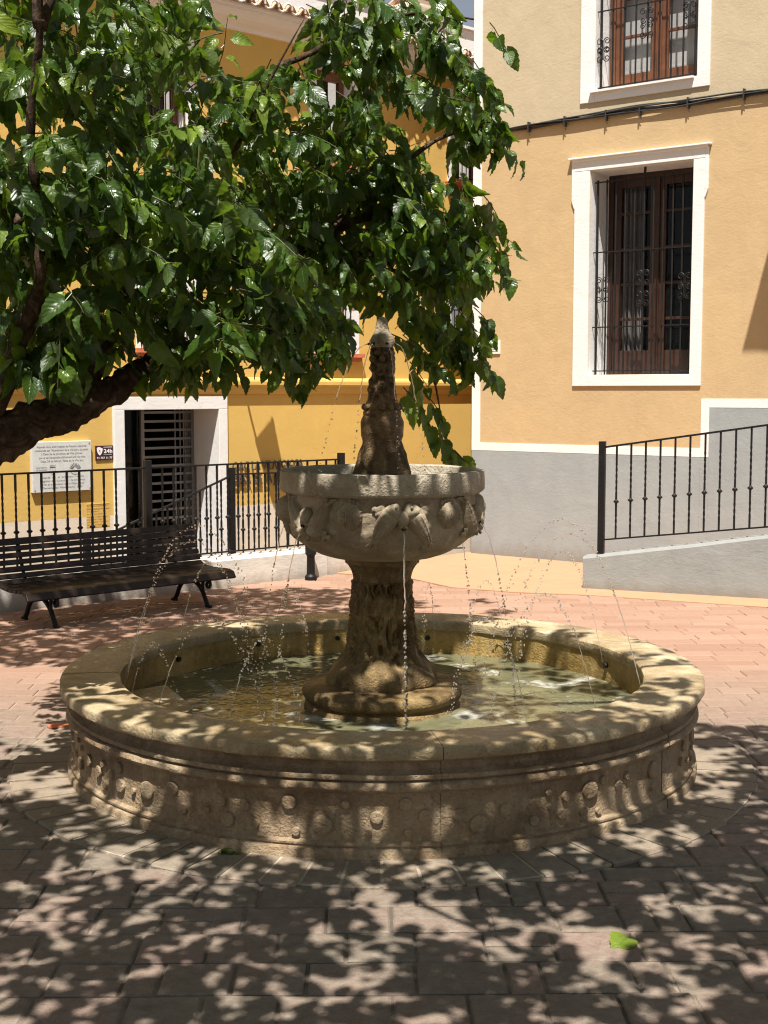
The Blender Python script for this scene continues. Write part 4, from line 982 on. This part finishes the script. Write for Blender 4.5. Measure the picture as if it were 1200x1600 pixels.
# ------------------------------------------------------------------ bench
bc = Vector((-1.925, 9.40, 0)); be = Vector((.734, .679, 0)); bf = Vector((.679, -.734, 0))
bench = thing('park_bench', bc, 'dark slatted park bench with cast iron legs in the tree shade', 'bench')
BP_ = lambda t, q, z: bc + be * t + bf * q + Vector((0, 0, z))
def slat(q, z, w, th, tilt, name):
    mb = MB(); c, s = math.cos(tilt), math.sin(tilt); brow = []
    f = lambda t, a, b: BP_(t, q + a * c - b * s, z + a * s + b * c)
    mb.hexa([f(-.865, -w / 2, -th / 2), f(.845, -w / 2, -th / 2), f(.845, w / 2, -th / 2), f(-.865, w / 2, -th / 2), f(-.865, -w / 2, th / 2), f(.845, -w / 2, th / 2), f(.845, w / 2, th / 2), f(-.865, w / 2, th / 2)])
    mb.build(name, M['bench'], bench, bevel=.004)
for q, z, tl in [(.262, .228, -1.0), (.222, .252, -.25), (.158, .257, -.02), (.094, .254, .06), (.030, .252, .05), (-.034, .254, -.06), (-.098, .262, -.15), (-.158, .278, -.5)]: slat(q, z, .055, .022, tl, 'seat_slat')
for i in range(6):
    f = i / 5; slat(-.193 - .085 * f, .318 + .232 * f, .036 if i < 5 else .046, .02 if i < 5 else .026, -1.22, 'backrest_slat')
for tt in (-.635, .62):
    mb = MB(); X = lambda q, z: BP_(tt, q, z)
    def sm(pts, n=6):
        out = []
        for i in range(len(pts) - 1):
            p0, p1, p2, p3 = [Vector(pts[max(0, min(len(pts) - 1, i + d))]) for d in (-1, 0, 1, 2)]
            for k in range(n): t = k / n; out.append(.5 * ((2 * p1) + (-p0 + p2) * t + (2 * p0 - 5 * p1 + 4 * p2 - p3) * t * t + (-p0 + 3 * p1 - 3 * p2 + p3) * t ** 3))
        return out + [Vector(pts[-1])]
    mb.tube(sm([X(.235, .006), X(.20, .06), X(.155, .125), X(.08, .175), X(.0, .185), X(-.08, .165), X(-.14, .11), X(-.175, .05), X(-.215, .006)]), .017, 8)
    mb.tube(sm([X(.17, .115), X(.17, .17), X(.19, .225)]), .013, 8); mb.tube(sm([X(-.12, .13), X(-.11, .19), X(-.13, .24)]), .013, 8)
    mb.tube(sm([X(.21, .225), X(.255, .205), X(.265, .165), X(.235, .150), X(.218, .172), X(.236, .188)]), .012, 8)
    mb.tube(sm([X(.26, .232), X(.10, .236), X(-.05, .236), X(-.15, .265), X(-.21, .33), X(-.30, .575)]), .013, 8)
    for q in (.235, -.215): mb.tube([X(q - .03, .008), X(q + .035, .008)], .012, 8)
    mb.build('cast_iron_leg', M['iron'], bench, smooth=60)

# ------------------------------------------------------------------ tree
def bark_mat():
    m, nt, b = new_mat('mulberry_bark')
    n1 = tex(nt, 11, 8, .72, 1.6, (1, 1, 1)); n2 = tex(nt, 45, 6, .7, .5)
    col = ramp(nt, n1, [(.33, (.025, .015, .010)), (.5, (.12, .075, .048)), (.68, (.30, .22, .155))])
    nt.links.new(col, b.inputs['Base Color']); b.inputs['Roughness'].default_value = .9; b.inputs['Specular IOR Level'].default_value = .2
    bump(nt, b, [(n1, 1.0, .07), (n2, 1.0, .018)]); return m
M['bark'] = bark_mat(); M['twig'] = plain('young_twig', (.06, .058, .02), .7, bst=0)
def leaf_mat():
    m, nt, b = new_mat('mulberry_leaf'); L = nt.links
    uv = nd(nt, 'UVMap', uv_map='leaf'); sp = nd(nt, 'SeparateXYZ'); L.new(uv.outputs[0], sp.inputs[0])
    rv = nd(nt, 'UVMap', uv_map='rnd'); sr = nd(nt, 'SeparateXYZ'); L.new(rv.outputs[0], sr.inputs[0])
    au = math_(nt, 'ABSOLUTE', sp.outputs[0])
    vein = math_(nt, 'SINE', math_(nt, 'MULTIPLY', math_(nt, 'SUBTRACT', sp.outputs[1], math_(nt, 'MULTIPLY', au, .30)), 44.0))
    mid = ramp(nt, au, [(.0, 1.), (.10, 0.)])
    base = ramp(nt, sr.outputs[0], [(0., (.014, .038, .005)), (.45, (.038, .085, .010)), (.75, (.085, .150, .016)), (1., (.19, .27, .03))])
    vl = ramp(nt, vein, [(.72, 0.), (1., 1.)])
    col = mixc(nt, math_(nt, 'MAXIMUM', math_(nt, 'MULTIPLY', vl, .16), math_(nt, 'MULTIPLY', mid, .6)), base, (.11, .17, .05))
    geo = nd(nt, 'NewGeometry'); col = mixc(nt, geo.outputs['Backfacing'], col, mixc(nt, .55, col, (.085, .125, .045)))
    L.new(col, b.inputs['Base Color']); L.new(math_(nt, 'ADD', .25, math_(nt, 'MULTIPLY', sr.outputs[1], .22)), b.inputs['Roughness']); b.inputs['Specular IOR Level'].default_value = .55
    bump(nt, b, [(vein, .16, .003), (mid, .35, .003)])
    tl = nd(nt, 'BsdfTranslucent'); L.new(mixc(nt, 1.0, mixc(nt, .5, col, (.13, .18, .012)), (1.7, 1.9, .9), 'MULTIPLY'), tl.inputs[0])
    mx = nd(nt, 'MixShader'); mx.inputs[0].default_value = .40; L.new(b.outputs[0], mx.inputs[1]); L.new(tl.outputs[0], mx.inputs[2])
    L.new(mx.outputs[0], nt.nodes['Material Output'].inputs[0]); return m
M['leaf'] = leaf_mat()
# leaf template, unit length along +Y, normal +Z
RT = [0, .07, .15, .24, .33, .43, .53, .63, .73, .82, .90, .96, 1.0]; HW = [.10, .29, .365, .395, .39, .365, .325, .28, .225, .165, .10, .045, .0]
CU = [-1, -.5, 0, .5, 1]; tv = []; tu = []; tf = []
for i, (t, w) in enumerate(zip(RT, HW)):
    for c in CU:
        back = -.10 * abs(c) ** 1.5 * max(0, 1 - t / .2); ser = (1.06 if i % 2 else .97) if abs(c) == 1 else 1
        x = c * w * ser; tv.append((x, t + back + (.03 * abs(c) if i % 2 else 0), .30 * abs(x) ** 1.15 - .42 * (t - .1) ** 2 + .02 * math.sin(i * 2.1 + c))); tu.append((c, t))
for i in range(12):
    for k in range(4): a = i * 5 + k; tf.append((a, a + 1, a + 6, a + 5))
n0 = len(tv); tv += [(-.012, -.34, .06), (.012, -.34, .06), (.012, -.15, .03), (-.012, -.15, .03), (.010, .0, 0), (-.010, .0, 0)]; tu += [(0, 0)] * 6; tf += [(n0, n0 + 1, n0 + 2, n0 + 3), (n0 + 3, n0 + 2, n0 + 4, n0 + 5)]
TV = np.array(tv); TU = np.array(tu, np.float32); TF = np.array(tf)
def leaf_mesh(name, leaves, parent, m):
    """leaves: (origin, axis, normal, length, hue, gloss, curl)"""
    N = len(leaves); nv = len(TV); V = np.empty((N, nv, 3)); off = np.array(wl(parent))
    for i, (o, ax, no, ln, hu, gl, cu) in enumerate(leaves):
        y_ = np.array(ax, float); y_ /= np.linalg.norm(y_); z_ = np.array(no, float); z_ -= y_ * z_.dot(y_); z_ /= np.linalg.norm(z_) + 1e-9; x_ = np.cross(y_, z_)
        T = TV.copy(); T[:, 2] = T[:, 2] * cu[0]; T[:, 0] *= cu[1]; T[:, 0] += cu[2] * T[:, 1] ** 2
        V[i] = np.array(o, float) - off + ln * (T[:, :1] * x_ + (T[:, 1:2] + .34) * y_ + T[:, 2:3] * z_)
    F = (TF[None] + (np.arange(N) * nv)[:, None, None]).reshape(-1, 4); me = bpy.data.meshes.new(name)
    me.vertices.add(N * nv); me.vertices.foreach_set('co', V.reshape(-1)); nf = len(F); me.loops.add(nf * 4); me.loops.foreach_set('vertex_index', F.reshape(-1).astype(np.int32))
    me.polygons.add(nf); me.polygons.foreach_set('loop_start', np.arange(0, nf * 4, 4, dtype=np.int32)); me.polygons.foreach_set('loop_total', np.full(nf, 4, np.int32)); me.update(calc_edges=True)
    u1 = me.uv_layers.new(name='leaf'); u1.data.foreach_set('uv', np.tile(TU, (N, 1))[F.reshape(-1)].astype(np.float32).reshape(-1))
    u2 = me.uv_layers.new(name='rnd'); h = np.repeat(np.array([(l[4], l[5]) for l in leaves], np.float32), len(TF) * 4, axis=0); u2.data.foreach_set('uv', h.reshape(-1))
    me.polygons.foreach_set('use_smooth', [True] * nf); me.materials.append(m); me.validate()
    o = bpy.data.objects.new(name, me); COL.objects.link(o)
    if parent: o.parent = parent; WL[o.name] = wl(parent)
    return o
tree = thing('mulberry_tree', (-2.45, 4.75, 0), 'leafy mulberry tree with a thick leaning limb and a crown hanging over the fountain', 'tree')
trg = random.Random(21); leaves = []; twigs = MB()
TOSUN = np.array((-.03, -.455, 1.0)); TOSUN /= np.linalg.norm(TOSUN)
def twig(p, d, ln, n, young_lit=0.0, size=(.06, .125), droop=.6):
    p = Vector(p); d = Vector(d).normalized(); pts = [p.copy()]; q = p.copy(); dd = d.copy()
    for i in range(5): dd = (dd + Vector((0, 0, -droop * .16)) + Vector((trg.gauss(0, .06), trg.gauss(0, .06), trg.gauss(0, .05)))).normalized(); q = q + dd * ln / 5; pts.append(q.copy())
    twigs.tube(pts, [.0028, .0026, .0023, .002, .0017, .0012], 4, cap=False)
    for i in range(n):
        f = (i + .6) / n; k = min(4, int(f * 5)); b = pts[k].lerp(pts[k + 1], f * 5 - k); t = (pts[k + 1] - pts[k]).normalized()
        lat = t.cross(Vector((0, 0, 1))); lat = lat.normalized() if lat.length > .1 else Vector((1, 0, 0)); lat *= (1 if i % 2 else -1)
        ax = lat * trg.uniform(.35, 1.0) + t * trg.uniform(.25, .8) + Vector((trg.gauss(0, .25), trg.gauss(0, .25), -trg.uniform(.25, 1.15) * (droop + .35)))
        no = TOSUN * .9 + np.array((trg.gauss(0, .5), trg.gauss(0, .5), trg.gauss(0, .35))) + np.array(t) * .15
        L_ = trg.uniform(*size) * (1 - .35 * max(0, f - .7) / .3); hu = min(1, max(0, trg.gauss(.42, .25) + young_lit * (.3 + .5 * f)))
        leaves.append((b, ax, no, L_, hu, trg.random(), (trg.uniform(.6, 2.0), trg.uniform(.70, 1.0), trg.gauss(0, .16))))
def inpoly(u, v, P):
    c = False; j = len(P) - 1
    for i in range(len(P)):
        if (P[i][1] > v) != (P[j][1] > v) and u < (P[j][0] - P[i][0]) * (v - P[i][1]) / (P[j][1] - P[i][1]) + P[i][0]: c = not c
        j = i
    return c
def region(P, d0, d1, n, bias=(0.25, 0, -.1), young_lit=0., size=(.052, .112), nl=(8, 12)):
    us = [p[0] for p in P]; vs = [p[1] for p in P]; k = 0
    while k < n:
        u, v = trg.uniform(min(us), max(us)), trg.uniform(min(vs), max(vs))
        if not inpoly(u, v, P): continue
        k += 1; Y = trg.uniform(d0, d1); d = Vector((trg.gauss(0, .6) + bias[0], trg.gauss(0, .6) + bias[1], trg.gauss(0, .3) + bias[2])).normalized(); ln = trg.uniform(.18, .34)
        twig(at(u, v, Y) - d * ln * .5, d, ln, trg.randint(*nl), young_lit * trg.random(), size)
# masses of the crown as they hang in the square (outline, near and far distance, twigs)
region([(-50, -120), (300, -120), (300, 40), (330, 200), (400, 330), (300, 380), (-50, 380)], 4.5, 6.0, 172, young_lit=.6)  # upper leaves tinted paler, sunlit highlights put into their colour
region([(-50, 300), (330, 250), (430, 360), (510, 420), (520, 490), (430, 520), (320, 525), (180, 520), (60, 515), (-50, 530)], 4.5, 5.9, 200, young_lit=.2)
region([(330, 270), (560, 250), (640, 250), (720, 330), (760, 400), (740, 470), (700, 530), (655, 530), (640, 480), (560, 440), (430, 420)], 6.0, 7.0, 150, (.5, -.1, -.35), .15, (.06, .12))
region([(600, 240), (700, 260), (770, 360), (780, 430), (700, 440), (640, 360)], 5.9, 6.7, 34, (.8, -.1, -.35), .2)
region([(500, 20), (590, -10), (700, 0), (725, 70), (770, 90), (755, 180), (700, 190), (640, 150), (560, 110), (500, 90)], 5.7, 6.4, 50, (.5, -.1, -.35), .1)
region([(560, 110), (600, 120), (585, 190), (555, 190)], 5.7, 6.0, 5, (.1, 0, -.9))
region([(690, 170), (780, 160), (790, 210), (720, 230)], 6.0, 6.5, 9, (.8, 0, -.5))
region([(500, 140), (560, 170), (640, 200), (690, 250), (600, 260), (500, 240)], 6.0, 6.8, 15, (.3, 0, .1), .9)
region([(340, 110), (420, 100), (480, 60), (500, 110), (430, 200), (360, 230)], 5.5, 6.0, 9, (.3, 0, .3), .7, (.07, .12), (4, 6))
region([(380, 490), (530, 460), (535, 530), (500, 560), (400, 555)], 5.2, 5.6, 16, (.2, -.1, -.5))
region([(0, 510), (150, 500), (160, 560), (60, 570), (0, 580)], 4.7, 5.0, 14, (.1, -.1, -.6), .1)
region([(190, 510), (400, 530), (380, 568), (210, 560)], 5.1, 5.6, 15, (.1, -.1, -.6))
region([(640, 530), (740, 500), (755, 555), (700, 570), (650, 570)], 6.2, 6.7, 10, (.4, 0, -.6))
for u, v, Y in ((765, 505, 6.3), (770, 580, 6.4), (655, 630, 6.3), (680, 670, 6.4), (715, 715, 6.5), (690, 640, 6.42), (700, 690, 6.45), (735, 728, 6.5), (665, 590, 6.4), (790, 60, 6.1), (800, 240, 6.2), (780, 330, 6.3), (790, 420, 6.4)):
    twig(at(u - 25, v - 25, Y), (.7, -.1, -.6), .16, 4, .1, (.08, .12))
region([(335, 150), (420, 190), (500, 160), (570, 240), (430, 290), (330, 290)], 5.6, 6.5, 24, (.3, 0, .1), .5, (.06, .11))
region([(330, 60), (420, 110), (490, 40), (520, 120), (470, 190), (400, 190), (340, 130)], 5.5, 6.1, 12, (.3, 0, .2), .5, (.06, .11), (5, 8))
# the crown outside the photograph, above and behind the camera, that dapples the paving
LIT = [(560, 1460, .20), (640, 1400, .16), (880, 1440, .17), (130, 1420, .22), (60, 1560, .2), (1060, 1500, .2), (540, 1540, .12), (250, 1345, .16), (700, 1440, .12)]
def ground_at(u, v): q = at(u, v, 1.0) - EYE; return EYE + q * (-EYE.z / q.z)
LIT = [(ground_at(u, v).x, ground_at(u, v).y, r_) for u, v, r_ in LIT] + [(-.98, 4.88, .16), (-.30, 4.43, .13), (.85, 4.70, .10), (-.62, 4.55, .08), (.69, 3.66, .16)]
def cover(x, y):
    c = cover0(x, y); k = max([math.exp(-((x - a) ** 2 + (y - b) ** 2) / (2 * (.6 * r_) ** 2)) for a, b, r_ in LIT])
    return c * (1 - .48 * k)
def cover0(x, y):
    if y < 4.95 and not (x < -1.35 and y > 4.45): return .98 if -2.4 < x < 2.6 else 0
    if x < -1.2 and y < 5.9: return .66
    if math.hypot(x - FC.x, y - FC.y) < 1.5:
        if abs(x) < .42 and 5.6 < y < 6.65: return .80 if y < 5.95 else .90
        if x < -.3 and y > 5.2: return .12
        return .80 if y < 5.4 else .62 if y < 6.2 else .38
    if x > 1.15 and y < 6.25: return .95
    if x < -.3 and 7.6 < y < 10.6 and x > -3.6: return .95
    if -.3 <= x < .9 and 8.8 < y < 10: return .5
    return 0
ncan = 0
for gx0 in np.arange(-3.4, 2.65, .125):
    for gy0 in np.arange(.6, 10.6, .125):
        c = cover(gx0 + .0625, gy0 + .0625)
        if c <= 0: continue
        want = -math.log(1 - c) * .015625 / (8.5 * .0056); k = int(want) + (1 if trg.random() < want % 1 else 0)
        for _ in range(k):
            gx, gy = gx0 + trg.random() * .125, gy0 + trg.random() * .125; z = (1.72 + .289 * max(gy, 1.2)) / 1.131 + .42 + trg.random() * .6
            p = Vector((gx, gy, 0)) - LIGHT * z; d = Vector((trg.gauss(.1, .6), trg.gauss(0, .6), trg.gauss(0, .2))); ln = trg.uniform(.18, .3)
            twig(p - d.normalized() * ln * .5, d, ln, trg.randint(7, 10), 0, (.085, .14)); ncan += 1
leaf_mesh('crown', leaves, tree, M['leaf'])
twigs.build('twigs', M['twig'], tree, smooth=60)
def spline(pts, n=7):
    out = []
    for i in range(len(pts) - 1):
        p0, p1, p2, p3 = [Vector(pts[max(0, min(len(pts) - 1, i + d))]) for d in (-1, 0, 1, 2)]
        for k in range(n): t = k / n; out.append(.5 * ((2 * p1) + (-p0 + p2) * t + (2 * p0 - 5 * p1 + 4 * p2 - p3) * t * t + (-p0 + 3 * p1 - 3 * p2 + p3) * t ** 3))
    return out + [Vector(pts[-1])]
def limb(pts, r, name, n=10, rough=.22, sub=7):
    P = spline(pts, sub); rr = np.interp(np.linspace(0, 1, len(P)), np.linspace(0, 1, len(r)), r); mb = MB(); mb.tube(P, list(rr), n)
    mb.v = [tuple(Vector(v) + (Vector(v) - P[min(len(P) - 1, i // n)]) * rough * 2.2 * mnoise.noise(Vector(v) * 9) + (Vector(v) - P[min(len(P) - 1, i // n)]) * rough * 1.5 * mnoise.noise(Vector(v) * 27)) for i, v in enumerate(mb.v)]
    return mb.build(name, M['bark'], tree, smooth=180)
limb([(-2.45, 4.75, -.05), (-2.36, 4.78, .5), (-2.12, 4.82, .98), (-1.72, 4.86, 1.28), at(-20, 690, 4.92), at(50, 660, 4.98), at(120, 634, 5.08), at(185, 604, 5.22), at(250, 560, 5.4), at(320, 545, 5.6)],
     [.23, .20, .165, .125, .094, .082, .071, .057, .045, .038], 'trunk', 36, .17, 16)
limb([at(-30, 690, 4.92), at(20, 560, 4.85), at(60, 450, 4.75), at(58, 330, 4.7), at(48, 190, 4.6), at(62, 40, 4.5), (-1.05, 4.2, 3.45), (-.6, 3.4, 3.4), (0, 2.6, 3.1), (.6, 2.0, 2.9)], [.06, .036, .024, .017, .015, .014, .016, .016, .013, .008], 'branch')
limb([at(30, 350, 4.72), at(-20, 290, 4.8), at(-80, 240, 4.9)], [.02, .016, .01], 'branch')
limb([at(120, 640, 5.1), at(190, 470, 5.4), at(250, 330, 5.6), at(300, 212, 5.75), at(354, 167, 5.8), at(429, 108, 5.9), at(479, 87, 5.95), at(525, 62, 6.0), at(583, 42, 6.05), at(650, 20, 6.1), at(740, 30, 6.2)], [.045, .028, .018, .013, .0125, .012, .011, .010, .009, .007, .004], 'branch', 8)
limb([at(355, 260, 5.7), at(390, 190, 5.65), at(430, 110, 5.6), at(475, 30, 5.6)], [.010, .008, .006, .003], 'branch', 6)
limb([at(320, 545, 5.6), at(430, 420, 6.1), at(540, 350, 6.4), at(650, 330, 6.5), at(750, 370, 6.6)], [.045, .034, .024, .016, .006], 'branch', 8)
limb([at(480, 390, 6.25), at(580, 300, 6.4), at(680, 220, 6.4), at(770, 190, 6.3)], [.022, .015, .010, .004], 'branch', 7)
limb([at(600, 400, 6.5), at(660, 500, 6.45), at(680, 600, 6.4), at(700, 690, 6.45), at(735, 725, 6.5)], [.008, .006, .004, .003, .0015], 'branch', 6)
limb([(-1.05, 4.2, 3.45), (-.2, 4.1, 3.6), (.9, 4.2, 3.55), (2.2, 4.5, 3.5)], [.03, .024, .018, .006], 'branch', 7)
limb([at(62, 40, 4.5), (-1.2, 5.2, 3.8), (-1.5, 6.3, 4.1), (-1.7, 7.4, 4.3)], [.03, .024, .016, .006], 'branch', 7)
limb([(-.6, 3.4, 3.4), (-.9, 2.4, 3.1), (-1.3, 1.6, 2.8)], [.018, .012, .006], 'branch', 7)

# ------------------------------------------------------------------ small things on the paving
fl = leaf_mesh('fallen_leaf', [((.725, 3.72, .010), (-.55, -.85, .015), (.05, -.35, 1), .078, 1.0, .3, (.9, 1.35, .05))], None, M['leaf'])
tag(fl, 'single green leaf fallen on the paving in front of the fountain', 'leaf')
mb = MB(); pts = [(-1.60, 6.13), (-1.50, 6.12), (-1.46, 6.15), (-1.50, 6.19), (-1.59, 6.185), (-1.62, 6.16)]
mb.add([(x, y, .0) for x, y in pts] + [(x * .995 - .006, y, .012 + .003 * math.sin(x * 40)) for x, y in pts], [tuple(range(6, 12))] + [(i, (i + 1) % 6, (i + 1) % 6 + 6, i + 6) for i in range(6)])
tag(mb.build('red_paver', M['terracotta'], bevel=.004), 'flat red paver patch added beside the left side of the basin', 'brick')  # added slab standing in for a red paver lit by the sun
wd = []
for k in range(16):
    a = trg.uniform(-2.6, .3); wd.append(((-.545 + trg.gauss(0, .012), 4.435 + trg.gauss(0, .006) - .03, .006), (math.cos(a), math.sin(a) * .6, trg.uniform(.2, 1)), (0, -.3, 1), trg.uniform(.018, .03), .9, .3, (1, .8, 0)))
we = leaf_mesh('weed', wd, None, M['leaf']); tag(we, 'tiny green weed growing at the foot of the basin wall', 'weed')
